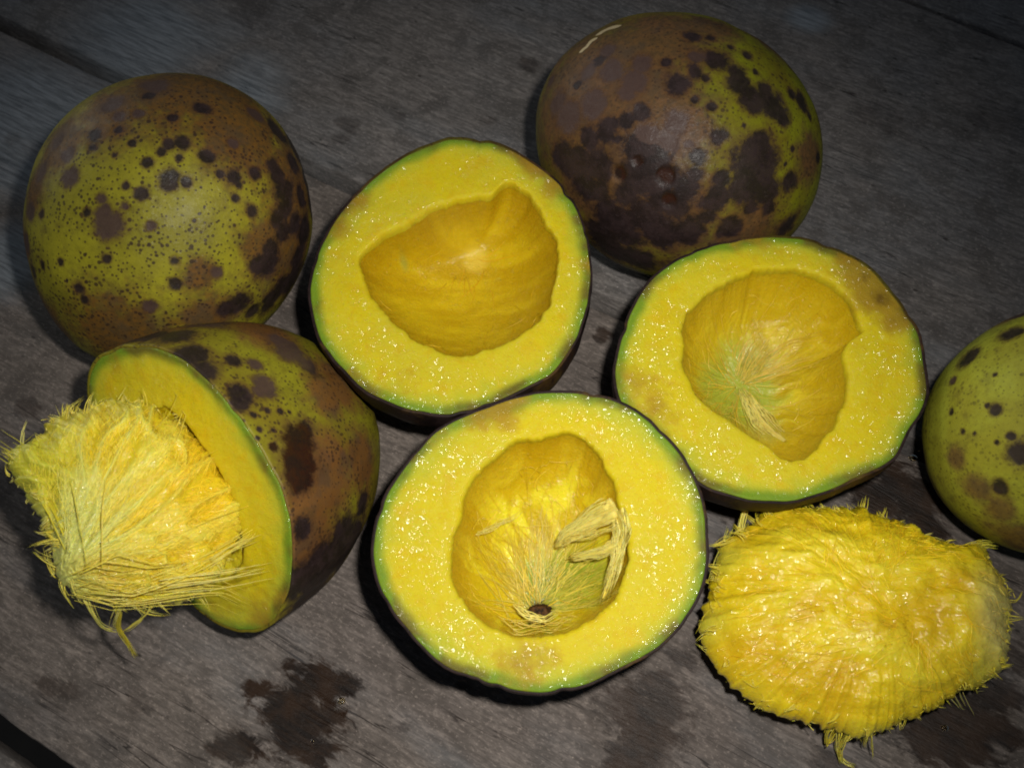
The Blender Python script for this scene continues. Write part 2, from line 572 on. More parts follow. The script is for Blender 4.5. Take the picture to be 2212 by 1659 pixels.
U0, U1 = -46.0, 44.0
PALE_COOL_LIGHT = [((60, 240), 260), ((300, 90), 230), ((20, 560), 120), ((520, 190), 130), ((1750, 40), 60)]  # blue-grey weathering plus cool sky light, both painted into the wood colour
STAIN = [(655, 1560, 88, 1), (690, 1475, 52, 1), (615, 1540, 52, 1), (680, 1620, 46, 1), (740, 1480, 34, .8), (557, 1490, 24, 1), (540, 1507, 12, .9),
         (520, 1612, 40, .8), (470, 1618, 26, .75), (625, 1440, 18, .9), (640, 1460, 18, .9),
         (1395, 1555, 80, .75), (1372, 1630, 62, .85), (1425, 1490, 45, .7), (1470, 1420, 30, .7), (1340, 1655, 40, .8),
         (2055, 1570, 85, .9), (2010, 1600, 60, .9), (2110, 1540, 62, .85), (2170, 1500, 40, .7), (1800, 1655, 40, .6), (2190, 1420, 40, .6),
         (1965, 1075, 72, .95), (2000, 1140, 52, .95), (1905, 1080, 55, .95), (1935, 1035, 40, .9), (1570, 1090, 40, .8),
         (1297, 730, 16, .8), (1305, 720, 16, .8), (748, 272, 26, .45), (1142, 140, 22, .55), (735, 300, 20, .4), (540, 30, 40, .3),
         (965, 1345, 10, .6), (980, 1358, 10, .6), (995, 1370, 10, .6), (1000, 1480, 16, .5), (870, 1570, 14, .5), (1840, 1290, 20, .3),
         (100, 1485, 26, .5), (150, 1490, 20, .45), (60, 880, 24, .5), (70, 960, 20, .4), (2150, 250, 50, .3), (1900, 250, 40, .3), (2120, 80, 40, .3),
         (30, 300, 16, .4), (860, 250, 16, .3), (1060, 260, 12, .3), (2180, 1590, 30, .6), (440, 1550, 14, .3), (300, 1520, 30, .25)]


def make_plank(hi, lo, gap_hi, gap_lo, z, mat, seed):
    nu = 560
    u = np.linspace(U0, U1, nu)
    vh = (joint_v(hi, u) if not isinstance(hi, float) else np.full(nu, hi)) - gap_hi / 2
    vl = (joint_v(lo, u) if not isinstance(lo, float) else np.full(nu, lo)) + gap_lo / 2
    e = np.stack([u, u * 0, u * 0 + seed], -1)
    vh = vh + 0.035 * fbm(e, 0.7, seed) + 0.012 * noise(e, 4, seed + 3)
    vl = vl + 0.035 * fbm(e, 0.7, seed + 9) + 0.012 * noise(e, 4, seed + 5)
    width = float(np.mean(vh - vl))
    nv = int(max(24, width / 0.16))
    w = np.concatenate([[0, 0.03 / width, 0.08 / width], np.linspace(0.3 / width, 1 - 0.3 / width, nv), [1 - 0.08 / width, 1 - 0.03 / width, 1]])
    drop = np.interp(w * width, [0, 0.03, 0.08, 0.2], [0.06, 0.025, 0.008, 0]) + np.interp((1 - w) * width, [0, 0.03, 0.08, 0.2], [0.06, 0.025, 0.008, 0])
    V = vl[None, :] + (vh - vl)[None, :] * w[:, None]
    UU = np.broadcast_to(u, V.shape)
    q = np.stack([UU * 0.16, V * 1.0, V * 0 + seed], -1)
    q2 = np.stack([UU * 0.35, V * 2.2, V * 0 + seed + 7], -1)
    Z = z - drop[:, None] + 0.035 * fbm(q, 0.8, seed, 4) + 0.012 * noise(q2, 2.0, seed)
    Z = np.minimum(Z, z + 0.02)
    P = UU[..., None] * ux + V[..., None] * uy
    P[..., 2] = Z
    # skirts
    side = []
    for k in (0, -1):
        s = P[k].copy()
        s[:, 2] = z - 2.4
        side.append(s)
    top = np.concatenate([side[0][None], P, side[1][None]], 0)
    K, N = top.shape[:2]
    k, n = np.meshgrid(np.arange(K - 1), np.arange(N - 1), indexing='ij')
    a = k * N + n
    f = np.stack([a, a + 1, a + N + 1, a + N], -1).reshape(-1, 4)
    pts = top.reshape(-1, 3)
    st = np.full(len(pts), -3.0)
    ss = np.zeros(len(pts))
    for x, y, r, s in STAIN:
        c = at(x, y, 0)
        rr = r * np.linalg.norm(c - CAM) / FPX
        dd = (pts - c)
        du = dd @ ux
        dv = dd @ uy
        fld = 1 - np.hypot(du * 0.85, dv * 1.1) / rr
        st = np.maximum(st, np.maximum(fld, -3))
        ss = np.maximum(ss, s * smooth(fld, -1.2, -0.3))
    pa = np.zeros(len(pts))
    for (x, y), r in PALE_COOL_LIGHT:
        c = at(x, y, 0)
        rr = r * np.linalg.norm(c - CAM) / FPX
        pa = np.maximum(pa, 1 - np.linalg.norm(pts - c, axis=1) / rr)
    pa = smooth(pa + 0.35 * fbm(np.stack([pts @ ux * 0.4, pts @ uy, pts[:, 2] * 0], -1), 0.7, seed + 31), 0.0, 0.7)
    ang = math.atan2(ux[1], ux[0])
    ca, sa = math.cos(-ang), math.sin(-ang)
    mid = P[K // 2 - 1, nu // 2].copy()
    mid[2] = z
    rel = pts - mid
    loc = np.stack([rel[:, 0] * ca - rel[:, 1] * sa, rel[:, 0] * sa + rel[:, 1] * ca, rel[:, 2]], -1)
    o = mesh_obj('plank', loc, [f[:, ::-1] if False else f], mat, table, None, {'stain': st, 'stain_strength': ss, 'pale': pa})
    o.location = Vector(mid * CM)
    o.rotation_euler = (0, 0, ang)
    return o


v_far = float(joint_v(J_TOP, 0.0) + 14)
v_near = float(joint_v(J_LOW, 0.0) - 15)
make_plank(v_far, J_TOP, 0.0, 0.22, -0.05, M_PLANK[1], 3)
make_plank(J_TOP, J_MID, 0.22, 0.58, -0.02, M_PLANK[1], 11)
make_plank(J_MID, J_LOW, 0.58, 0.64, 0.0, M_PLANK[2], 23)
make_plank(J_LOW, v_near, 0.64, 0.0, -0.08, M_PLANK[0], 37)
# the batten that closes the middle joint from below
uu = np.linspace(U0, U1, 40)
bt = []
for s, zz in ((-2.0, -2.40), (-2.0, -2.0), (2.0, -2.0), (2.0, -2.40)):
    vv = joint_v(J_MID, uu) + (s if abs(s) < 1 else s * 0.12)
    p = uu[:, None] * ux + vv[:, None] * uy
    p[:, 2] = zz
    bt.append(p)
bt = np.array(bt)
k, n = np.meshgrid(np.arange(3), np.arange(39), indexing='ij')
a = k * 40 + n
mesh_obj('batten', bt, [np.stack([a, a + 1, a + 41, a + 40], -1).reshape(-1, 4)], M_PLANK[0], table, None,
         {'stain': np.full(160, -3.0), 'stain_strength': np.zeros(160), 'pale': np.zeros(160)}, shade=False)


# ------------------------------------------------------------------ rind pattern: blotches where the photo has them
def pattern(verts, normals, spots, rusts, zoom):
    """find the surface point seen at each listed spot, then grow the blotch over the surface around it"""
    ox, oy, k = zoom
    pix = project(verts)
    facing = np.einsum('ij,ij->i', normals, CAM - verts) > 0
    idx = np.where(facing)[0]

    def centre(x, y):
        d = np.hypot(pix[idx, 0] - (ox + x * k), pix[idx, 1] - (oy + y * k))
        i = idx[np.argmin(d)]
        return verts[i], np.linalg.norm(verts[i] - CAM) / FPX * k
    sp = np.full(len(verts), -1.0)
    tone = np.zeros(len(verts))
    rot = np.zeros(len(verts))
    for s in spots:
        c, kk = centre(s[0], s[1])
        f = np.clip(1 - np.linalg.norm(verts - c, axis=1) / (s[2] * kk), -1, 1)
        if len(s) > 3 and s[3] == 't':
            tone = np.where(f > sp, np.maximum(tone, smooth(f, -0.6, 0)), tone)
        if len(s) > 3 and s[3] == 'r':
            rot = np.maximum(rot, smooth(f, -0.3, 0.1))
        sp = np.maximum(sp, f)
    ru = np.full(len(verts), -1.0)
    for s in rusts:
        c, kk = centre(s[0], s[1])
        ru = np.maximum(ru, np.clip(1 - np.linalg.norm(verts - c, axis=1) / (s[2] * kk), -1, 1))
    return sp, tone, ru * 1.6, rot


def sphere_grid(K=150, N=220):
    s = np.linspace(0, np.pi, K + 2)[1:-1]
    t = np.linspace(0, 2 * np.pi, N, endpoint=False)
    d = np.stack([np.sin(s)[:, None] * np.cos(t)[None], np.sin(s)[:, None] * np.sin(t)[None], np.cos(s)[:, None] * np.ones(N)[None]], -1)
    d = np.concatenate([d.reshape(-1, 3), [[0, 0, 1], [0, 0, -1]]])
    f = [ring_faces(K, N), fan(0, N, K * N, True), fan((K - 1) * N, N, K * N + 1)]
    return d, f


SPH = sphere_grid()


def whole_mango(label, box, semi_px, roll, third, egg, mat, spots, rusts, zoom, seed, scrape=None, group='whole uncut mangoes'):
    """egg shaped fruit lying on the table; roll turns the long axis in the view, third is the remaining semi axis"""
    d, f = SPH
    ca, sa = math.cos(roll), math.sin(roll)
    z = 4.0
    centre_px = np.array([(box[0] + box[1]) / 2, (box[2] + box[3]) / 2])
    size = 1.0
    for it in range(12):
        c = at(centre_px[0], centre_px[1], z)
        view = unit(CAM - c)
        ex = unit(np.cross([0, 0, 1.0], view))
        ey = np.cross(view, ex)
        e1, e2 = ex * ca + ey * sa, -ex * sa + ey * ca
        k = np.linalg.norm(c - CAM) / FPX
        A, B, C = semi_px[0] * k * size, semi_px[1] * k * size, third * k * size
        x, y, w = d[:, 0], d[:, 1], d[:, 2]
        taper = 1 + egg * x
        lump = 1 + 0.022 * fbm(d, 1.3, seed, 2) + 0.004 * noise(d, 6, seed + 5)
        V = c + (x * A * lump)[:, None] * e1 + (y * B * taper * lump)[:, None] * e2 + (w * C * taper * lump)[:, None] * view
        z += 0.0 - V[:, 2].min()
        pj = project(V)
        lo_, hi_ = pj.min(0), pj.max(0)
        centre_px = centre_px - ((lo_ + hi_) / 2 - np.array([(box[0] + box[1]) / 2, (box[2] + box[3]) / 2]))
        size *= math.sqrt((box[1] - box[0]) * (box[3] - box[2]) / ((hi_[0] - lo_[0]) * (hi_[1] - lo_[1])))
    V[:, 2] = np.maximum(V[:, 2], 0.0) + 0.01
    n = unit(x[:, None] / A * e1 + y[:, None] / B * e2 + w[:, None] / C * view)
    sp, tone, ru, rot = pattern(V, n, spots, rusts, zoom)
    # sunken blotches
    V = V - n * (0.02 * smooth(sp, -0.05, 0.3) + 0.06 * rot)[:, None]
    sc = np.zeros(len(V))
    if scrape:
        pix = project(V)
        fr = np.einsum('ij,ij->i', n, CAM - V) > 0
        for x0, y0, r0 in scrape:
            i = np.where(fr)[0][np.argmin(np.hypot(pix[fr, 0] - x0, pix[fr, 1] - y0))]
            sc = np.maximum(sc, 1 - np.linalg.norm(V - V[i], axis=1) / r0)
    base = np.array([c[0], c[1], 0.0])
    t = thing('whole_mango', base, label, 'mango', group)
    mesh_obj('skin', V, f, mat, t, base, {'spot': sp, 'tone': tone, 'rust': ru, 'rot': rot, 'scrape': np.clip(sc, 0, 1)})
    return t, V, c


Z1 = (0.0, 124.4, 0.37494)
SP1 = [(865, 215, 40), (1170, 290, 50), (545, 440, 50), (690, 415, 28), (530, 510, 28), (1040, 490, 45), (980, 510, 38), (930, 535, 28), (850, 600, 32),
       (1190, 580, 46), (975, 700, 58), (1075, 725, 30), (805, 780, 40), (400, 690, 60, 't'), (385, 560, 50, 't'), (625, 960, 85, 't'), (600, 900, 50, 't'), (490, 890, 30), (725, 740, 26), (1450, 880, 38),
       (1360, 690, 45), (1470, 660, 38), (1265, 665, 26), (1380, 735, 24), (610, 1165, 26), (1010, 1170, 26), (1010, 1310, 38), (450, 1325, 36), (190, 1240, 42),
       (350, 1185, 24), (860, 970, 30, 't'), (1355, 810, 26), (1580, 640, 60), (1610, 700, 75), (1640, 880, 75), (1640, 1000, 75), (1570, 1100, 75), (1540, 1200, 85),
       (1480, 1200, 50), (1370, 1430, 85), (1310, 1450, 60), (1460, 1470, 60), (1690, 600, 70), (1740, 800, 70), (1720, 1150, 90), (1620, 1330, 100), (1700, 950, 70), (1760, 700, 60),
       (1690, 460, 60), (760, 500, 24), (650, 560, 22), (1030, 570, 24), (480, 1390, 26), (800, 320, 36, 't'), (690, 340, 40, 't'), (990, 350, 32), (1350, 500, 36, 't'),
       (720, 860, 26, 't'), (590, 820, 30, 't'), (1250, 1240, 40, 't'), (860, 1440, 40, 't'), (240, 890, 30), (150, 1060, 60, 't'), (1110, 940, 14), (240, 1200, 24), (380, 1290, 12)]
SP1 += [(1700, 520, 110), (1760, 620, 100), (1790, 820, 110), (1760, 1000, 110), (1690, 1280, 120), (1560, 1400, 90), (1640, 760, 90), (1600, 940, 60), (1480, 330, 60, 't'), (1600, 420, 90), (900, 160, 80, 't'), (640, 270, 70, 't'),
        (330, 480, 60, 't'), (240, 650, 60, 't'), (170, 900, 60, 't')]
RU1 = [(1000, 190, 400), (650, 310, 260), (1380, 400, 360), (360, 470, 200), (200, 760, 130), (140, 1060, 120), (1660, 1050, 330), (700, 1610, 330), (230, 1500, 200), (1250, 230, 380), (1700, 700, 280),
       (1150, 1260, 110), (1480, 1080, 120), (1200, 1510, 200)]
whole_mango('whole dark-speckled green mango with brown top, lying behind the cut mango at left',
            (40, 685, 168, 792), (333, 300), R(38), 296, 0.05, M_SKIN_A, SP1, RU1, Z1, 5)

Z2 = (1119.7, 0.0, 0.35993)
SP2 = [(735, 390, 70, 't'), (700, 490, 80, 't'), (650, 550, 60, 't'), (730, 670, 58), (950, 510, 80), (1060, 430, 52), (1060, 340, 48, 't'), (1190, 360, 78), (1310, 440, 62), (1330, 510, 78), (1400, 590, 84),
       (1480, 540, 60), (1520, 630, 95), (1580, 690, 62), (1420, 640, 62), (1210, 815, 55), (1460, 870, 95), (1430, 970, 165), (1420, 1080, 155), (1500, 1150, 90), (1630, 1090, 64),
       (1330, 1150, 84), (1220, 1080, 62), (1200, 1180, 92), (1150, 1230, 84), (1070, 950, 62), (1060, 1040, 60), (730, 930, 140), (830, 950, 100), (720, 1060, 150), (880, 1080, 105),
       (850, 1200, 125), (650, 1170, 100), (480, 1150, 90), (420, 830, 80), (520, 790, 75), (560, 740, 52), (350, 950, 100), (270, 900, 80), (300, 1020, 80), (230, 950, 60),
       (850, 1390, 150), (1000, 1400, 120), (650, 1420, 120), (1270, 1370, 84), (1130, 1300, 60), (1700, 610, 64), (1640, 560, 40), (1370, 330, 34), (1130, 470, 28), (880, 380, 34),
       (1040, 210, 55), (1160, 230, 34), (480, 360, 44), (1800, 950, 44), (1620, 1350, 84), (560, 1500, 150), (600, 1050, 45, 'r'), (880, 1060, 50, 'r'), (720, 965, 30, 'r'), (900, 1210, 40, 'r'),
       (200, 480, 40, 't'), (350, 510, 34), (1280, 290, 24), (1420, 430, 22), (1160, 640, 30), (1060, 600, 30), (950, 740, 80, 't'), (1350, 760, 16), (1750, 700, 30),
       (1640, 900, 18), (1600, 980, 18), (1010, 870, 30, 't'), (600, 830, 30), (540, 300, 50, 't'), (1500, 1250, 60), (1400, 1260, 50)]
SP2 += [(450, 620, 90, 't'), (300, 700, 100, 't'), (560, 420, 80, 't'), (420, 430, 60, 't'), (230, 620, 80, 't'), (640, 720, 60), (480, 1000, 120), (400, 1120, 120), (560, 1300, 150), (760, 1300, 140), (500, 1420, 140), (700, 1560, 150),
        (1000, 1150, 110), (950, 1250, 100), (780, 820, 90, 't'), (900, 860, 70, 't')]
RU2 = [(400, 500, 620), (740, 680, 420), (850, 230, 380), (600, 1100, 560), (940, 780, 260), (700, 330, 400), (900, 1300, 380), (1150, 160, 200), (1750, 950, 160), (1500, 250, 160), (1350, 1400, 260)]
whole_mango('whole dark mango, russet brown on one side with large black blotches on green, farthest back',
            (1150, 1785, 34, 600), (321, 281), R(-18), 290, 0.03, M_SKIN_B, SP2, RU2, Z2, 14,
            scrape=[(1330 - 4 * i, 59 + 0.12 * i * i + 0.5 * i, .20 - .004 * abs(i - 3)) for i in range(9)] + [(1282 - 4 * i, 86 + 4 * i, .15) for i in range(7)])

Z3 = (1824.7, 580.6, 0.42515)
SP3 = [(620, 455, 60), (660, 425, 36), (840, 330, 52), (880, 320, 40), (900, 230, 60, 't'), (900, 940, 62), (785, 1105, 38), (600, 825, 16), (760, 540, 14), (770, 720, 30), (850, 850, 22), (550, 570, 24, 't'), (720, 690, 14),
       (540, 720, 20), (660, 840, 12), (765, 880, 14), (1000, 700, 60), (1100, 1000, 80), (1000, 1250, 50)]
RU3 = [(900, 1380, 170), (680, 1130, 90), (840, 240, 110), (780, 1220, 90), (560, 960, 60)]
whole_mango('smooth green mango with few spots, cut off by the right edge of the photo',
            (2008, 2630, 640, 1222), (322, 296), R(70), 300, 0.02, M_SKIN_C, SP3, RU3, Z3, 23)


# ------------------------------------------------------------------ cut mangoes
def zpx(pts, ox, oy, k):
    p = np.asarray(pts, float)
    return np.stack([ox + p[:, 0] * k, oy + p[:, 1] * k], -1)


def mango_half(name, label, face_px, cav_px, zf, normal, body, s0, pole_px, cav_depth, tint_fn, bruises, skin_mat, skin_spots, skin_zoom,
               seed, cav_sm=1.2, group=None, tilt_floor=True, rusts=(), lean=(0, 0), wob=0.007, ribs=0.085):
    N = 320
    nrm = unit(normal)
    cpx = face_px.mean(0)
    p0 = at(cpx[0], cpx[1], zf)
    e1 = unit(np.cross(np.array([0, 1.0, 0]), nrm))
    e2 = np.cross(nrm, e1)

    def flat(pts, h=0.0):
        h = np.broadcast_to(np.asarray(h, float), (len(pts),))
        q = np.array([on_plane(x, y, p0 + nrm * d, nrm) for (x, y), d in zip(pts, h)]) - p0
        return np.stack([q @ e1, q @ e2], -1)

    def lift(xy, h):
        return p0 + xy[..., 0:1] * e1 + xy[..., 1:2] * e2 + np.asarray(h)[..., None] * nrm

    def deep(pts):
        return flat(pts, -cav_depth * 0.9)
    if len(lean) == 3:
        lean = (float(lean @ e1), float(lean @ e2))
    f2 = flat(face_px)
    c2, th, r = polar(f2, N, None, 2.2, wob, seed)
    nk = np.random.default_rng(seed + 5)
    for _ in range(9):
        a0 = nk.uniform(-np.pi, np.pi)
        dd = np.abs((th - a0 + np.pi) % (2 * np.pi) - np.pi)
        r = r * (1 - nk.uniform(0.006, 0.018) * np.exp(-(dd / nk.uniform(0.02, 0.06)) ** 2))
    cs = np.stack([np.cos(th), np.sin(th)], -1)
    rim = c2 + cs * r[:, None]
    # rind: from the cut edge down round the fruit
    K = 110
    s = np.concatenate([[-s0 - 0.001], np.linspace(-s0, math.pi / 2, K)[:-1]])
    rr = np.cos(s) / math.cos(s0)
    hh = -(np.sin(s) + math.sin(s0)) * body / (1 + math.sin(s0))
    rr[0] = 0.982
    hh[0] = -0.03
    frac = -hh / body
    V = c2 + cs[None] * (r[None, :] * rr[:, None])[..., None] + (np.array(lean)[None, None, :] * frac[:, None, None])
    P = lift(V, np.broadcast_to(hh[:, None], V.shape[:2]))
    pole = lift(c2 + np.array(lean), np.array(-body))
    verts = np.concatenate([P.reshape(-1, 3), pole[None]])
    d0 = unit(verts - (p0 - nrm * body * 0.3))
    wgt = np.concatenate([np.repeat(smooth(frac, 0.0, 0.15), N), [1]])
    verts = verts + d0 * (wgt * 0.06 * fbm(d0, 1.6, seed + 3, 2))[:, None]
    if tilt_floor:
        verts[:, 2] = np.where(verts[:, 2] < 0.03, 0.03, verts[:, 2])
    base = np.array([p0[0], p0[1], 0.0])
    t = thing(name, base, label, 'mango', group)
    sp, tone, ru, rot = pattern(verts, d0, skin_spots, rusts, skin_zoom)
    KN = len(s)
    mesh_obj('skin', verts, [ring_faces(KN, N, True), fan((KN - 1) * N, N, KN * N, True)], skin_mat, t, base,
             {'spot': sp, 'tone': tone, 'rust': ru, 'rot': rot, 'scrape': np.zeros(len(verts))})
    # flesh: the cut surface between rind and hollow
    k2 = flat(cav_px)
    cc, th2, rc = polar(k2, N, None, cav_sm, 0.030, seed + 40)
    crim = cc + np.stack([np.cos(th2), np.sin(th2)], -1) * rc[:, None]
    # both outlines seen from the hollow's centre
    _, _, ro = polar(rim, N, cc, 1.0)
    outer = cc + np.stack([np.cos(th2), np.sin(th2)], -1) * ro[:, None] * 0.986
    w = np.concatenate([[0.0, 0.004, 0.012, 0.03], np.linspace(0.05, 0.93, 44), [0.965, 0.985, 1.0, 1.0]])
    F = outer[None] + (crim - outer)[None] * w[:, None, None]
    edge = np.linalg.norm(outer - crim, axis=1)[None] * w[:, None]
    q3 = np.concatenate([F, np.full(F.shape[:2] + (1,), seed * 3.0)], -1)
    hz = 0.05 * fbm(q3, 0.6, seed) + 0.012 * fbm(q3, 4.0, seed + 2, 2)
    prof = np.interp(w, [0, 0.004, 0.012, 0.03, 0.86, 0.93, 0.965, 0.985, 1], [-0.08, -0.035, -0.01, 0, 0, -0.015, -0.045, -0.09, -0.16])
    hz = hz * smooth(edge, 0, 0.3) * smooth(1 - w, 0.0, 0.08)[:, None] + prof[:, None] * (1 + 0.5 * fbm(q3, 2.2, seed + 6))
    # thin line of torn flesh hanging into the hollow
    hz[-1] -= 0.14
    FP = lift(F, hz)
    br = np.zeros(F.shape[:2]) - 0.3
    for x, y, rpx, a in bruises:
        b = flat([(x, y)])[0]
        br = np.maximum(br, a * (1 - np.linalg.norm(F - b, axis=-1) / (rpx * 0.0122)))
    mesh_obj('flesh', FP, [ring_faces(len(w), N, False)], M_FLESH, t, base, {'edge': edge.ravel(), 'bruise': br.ravel()})
    # hollow where the seed sat
    pol = flat([pole_px], -cav_depth - 0.1)[0]
    KC = 90
    tt = np.linspace(1, 0, KC, endpoint=False)
    tt = np.sin(tt * np.pi / 2) ** 0.9
    crim2 = cc + (crim - cc) * 1.012
    rs = rc.copy()
    for _ in range(220):
        rs = 0.5 * rs + 0.25 * (np.roll(rs, 1) + np.roll(rs, -1))
    soft = cc + np.stack([np.cos(th2), np.sin(th2)], -1) * rs[:, None]
    kk = smooth(tt, 0.45, 1.0)[:, None, None]
    V = pol + (soft[None] * (1 - kk) + crim2[None] * kk - pol) * tt[:, None, None]
    dz = -cav_depth * (1 - tt ** 2.4) ** 0.62
    q3 = np.concatenate([V, np.full(V.shape[:2] + (1,), seed * 5.0)], -1)
    an = np.arctan2(V[..., 1] - pol[1], V[..., 0] - pol[0])
    an = an + 0.5 * fbm(q3, 0.8, seed + 70, 3)
    pa = np.stack([np.cos(an) * 3, np.sin(an) * 3, np.broadcast_to(tt[:, None], an.shape) * 0.8], -1)
    groove = 0.8 * fbm(pa, 2.6, seed + 60, 5) + 0.5 * fbm(q3, 1.5, seed + 62, 4)
    Z = dz[:, None] + (ribs * groove * smooth(tt, 0.05, 0.4)[:, None] + 0.05 * fbm(q3, 1.2, seed + 4)) * smooth(1 - tt, 0, 0.1)[:, None] - 0.10
    CP = lift(V, Z)
    cp = lift(pol, np.array(-cav_depth - 0.10))
    cv = np.concatenate([CP.reshape(-1, 3), cp[None]])
    tint = np.array([1.14, 1.27, 1.0]) * tint_fn(np.concatenate([V.reshape(-1, 2), pol[None]]), np.concatenate([np.repeat(tt, N), [0]]),
                   np.concatenate([groove.ravel(), [0]]), pol, deep)
    mesh_obj('seed_hollow', cv, [ring_faces(KC, N, False), fan((KC - 1) * N, N, KC * N)], M_CAV, t, base, {'tint': tint})

    def surf(xy):
        """height of the hollow at plane points xy"""
        rel = xy - pol
        a = np.arctan2(rel[..., 1], rel[..., 0])
        pa_ = np.arctan2(crim2[:, 1] - pol[1], crim2[:, 0] - pol[0])
        pr_ = np.hypot(crim2[:, 0] - pol[0], crim2[:, 1] - pol[1])
        o = np.argsort(pa_)
        R0 = np.interp(a, pa_[o], pr_[o], period=2 * np.pi)
        q = np.clip(np.hypot(rel[..., 0], rel[..., 1]) / R0, 0, 1)
        return -cav_depth * (1 - q ** 2.4) ** 0.62 - 0.10
    return dict(rcav=lambda a_: np.interp(a_, th2, rc, period=2 * np.pi), t=t, base=base, flat=flat, lift=lift, surf=surf, pol=pol, crim=crim, rim=rim, cc=cc, nrm=nrm, p0=p0, e1=e1, e2=e2)


def mixc(a, b, f):
    return np.asarray(a) * (1 - f[:, None]) + np.asarray(b) * f[:, None]


ZA = (622.0, 248.8, 0.4099)
FACE_A = zpx([(830, 118), (700, 165), (600, 215), (490, 290), (400, 370), (300, 470), (220, 580), (150, 720), (110, 850), (105, 950), (125, 1080), (150, 1180), (230, 1290), (330, 1400),
              (400, 1470), (520, 1520), (650, 1565), (790, 1590), (900, 1580), (1020, 1550), (1150, 1500), (1300, 1425), (1400, 1370), (1490, 1250), (1550, 1130), (1590, 1000), (1605, 850),
              (1600, 750), (1580, 640), (1540, 520), (1480, 410), (1390, 310), (1280, 240), (1180, 175), (1080, 135), (950, 118)], *ZA)
CAV_A = zpx([(365, 745), (440, 680), (540, 610), (650, 560), (750, 490), (870, 450), (1000, 420), (1080, 430), (1110, 370), (1180, 350), (1260, 400), (1310, 480), (1350, 570), (1410, 640),
             (1425, 720), (1400, 900), (1370, 1000), (1310, 1080), (1200, 1160), (1080, 1220), (950, 1265), (830, 1250), (720, 1200), (620, 1130), (530, 1050), (440, 950), (410, 870)], *ZA)
ZB = (1285.6, 464.5, 0.39)
FACE_B = zpx([(1000, 110), (850, 120), (700, 150), (560, 190), (440, 245), (330, 330), (250, 410), (190, 530), (140, 660), (105, 800), (100, 900), (110, 1000), (160, 1090), (290, 1190),
              (390, 1300), (480, 1400), (570, 1490), (640, 1535), (720, 1550), (850, 1590), (950, 1597), (1080, 1592), (1200, 1570), (1350, 1510), (1500, 1440), (1600, 1400), (1680, 1340),
              (1710, 1270), (1760, 1170), (1820, 1090), (1855, 980), (1840, 860), (1820, 750), (1800, 650), (1740, 540), (1680, 470), (1600, 370), (1530, 290), (1440, 230), (1300, 170), (1150, 125)], *ZB)
CAV_B = zpx([(1000, 295), (880, 310), (780, 350), (690, 400), (610, 440), (550, 510), (510, 560), (490, 640), (500, 720), (480, 780), (490, 850), (530, 930), (580, 1010), (650, 1060),
             (750, 1130), (850, 1210), (950, 1270), (1010, 1310), (1080, 1350), (1150, 1345), (1240, 1270), (1320, 1180), (1380, 1050), (1400, 930), (1400, 850), (1380, 760), (1410, 690),
             (1500, 640), (1440, 540), (1400, 460), (1320, 390), (1220, 330), (1120, 300)], *ZB)
ZC = (746.5, 787.9, 0.475)
FACE_C = zpx([(870, 118), (740, 150), (600, 200), (480, 250), (400, 300), (310, 400), (230, 500), (170, 600), (130, 720), (115, 850), (130, 950), (160, 1050), (220, 1150), (300, 1240),
              (380, 1330), (450, 1380), (540, 1420), (650, 1460), (760, 1490), (870, 1505), (1000, 1490), (1130, 1450), (1270, 1380), (1420, 1300), (1520, 1200), (1600, 1080), (1640, 980),
              (1655, 850), (1650, 720), (1625, 600), (1590, 500), (1520, 380), (1440, 290), (1340, 210), (1220, 150), (1100, 125), (980, 115)], *ZC)
CAV_C = zpx([(1000, 310), (900, 330), (780, 350), (720, 390), (650, 440), (590, 510), (540, 590), (525, 680), (500, 760), (475, 850), (470, 950), (500, 1030), (550, 1110), (620, 1170),
             (700, 1210), (790, 1240), (860, 1240), (960, 1220), (1050, 1190), (1150, 1140), (1230, 1050), (1270, 950), (1290, 870), (1285, 780), (1260, 700), (1240, 620), (1210, 520),
             (1160, 420), (1100, 360), (1050, 320)], *ZC)


def tint_a(xy, t, gr, pol, flat):
    p = np.stack([xy[:, 0] * 0.5, xy[:, 1] * 3.0, xy[:, 0] * 0], -1)
    c = mixc((0.47, 0.27, 0.003), (0.58, 0.37, 0.008), smooth(fbm(p, 1.0, 5), -0.4, 0.5))
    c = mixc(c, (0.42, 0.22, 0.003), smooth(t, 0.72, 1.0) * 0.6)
    g = flat([(622 + 620 * .41, 249 + 820 * .41)])[0]
    c = mixc(c, (0.30, 0.28, 0.06), smooth(0.2 - np.linalg.norm((xy - g) * np.array([1.2, 0.9]), axis=1), 0, 0.2) * 0.7)
    g = flat([(622 + 985 * .41, 249 + 740 * .41)])[0]  # pale spot: wet sheen painted into the hollow's colour
    return mixc(c, (0.74, 0.50, 0.10), smooth(0.5 - np.linalg.norm(xy - g, axis=1), 0, 0.3) * 0.6)


def tint_b(xy, t, gr, pol, flat):
    c = mixc((0.50, 0.32, 0.005), (0.62, 0.43, 0.020), smooth(gr, -0.3, 0.5))
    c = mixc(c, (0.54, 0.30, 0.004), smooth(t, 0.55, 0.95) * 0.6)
    c = mixc(c, (0.62, 0.50, 0.10), smooth(0.62 - t, 0.0, 0.4) * smooth(gr, -0.4, 0.4))
    g = flat([(1285.6 + 790 * .39, 464.5 + 950 * .39)])[0]
    d = np.linalg.norm((xy - g) * np.array([1.0, 0.85]), axis=1)
    c = mixc(c, (0.33, 0.33, 0.045), smooth(1.45 - d + 0.45 * gr, 0, 0.8) * 0.92)
    g = flat([(1285.6 + 930 * .39, 464.5 + 1200 * .39)])[0]
    d = np.linalg.norm((xy - g) * np.array([0.9, 1.2]), axis=1)
    return mixc(c, (0.42, 0.33, 0.07), smooth(0.8 - d + 0.3 * gr, 0, 0.6) * 0.7)


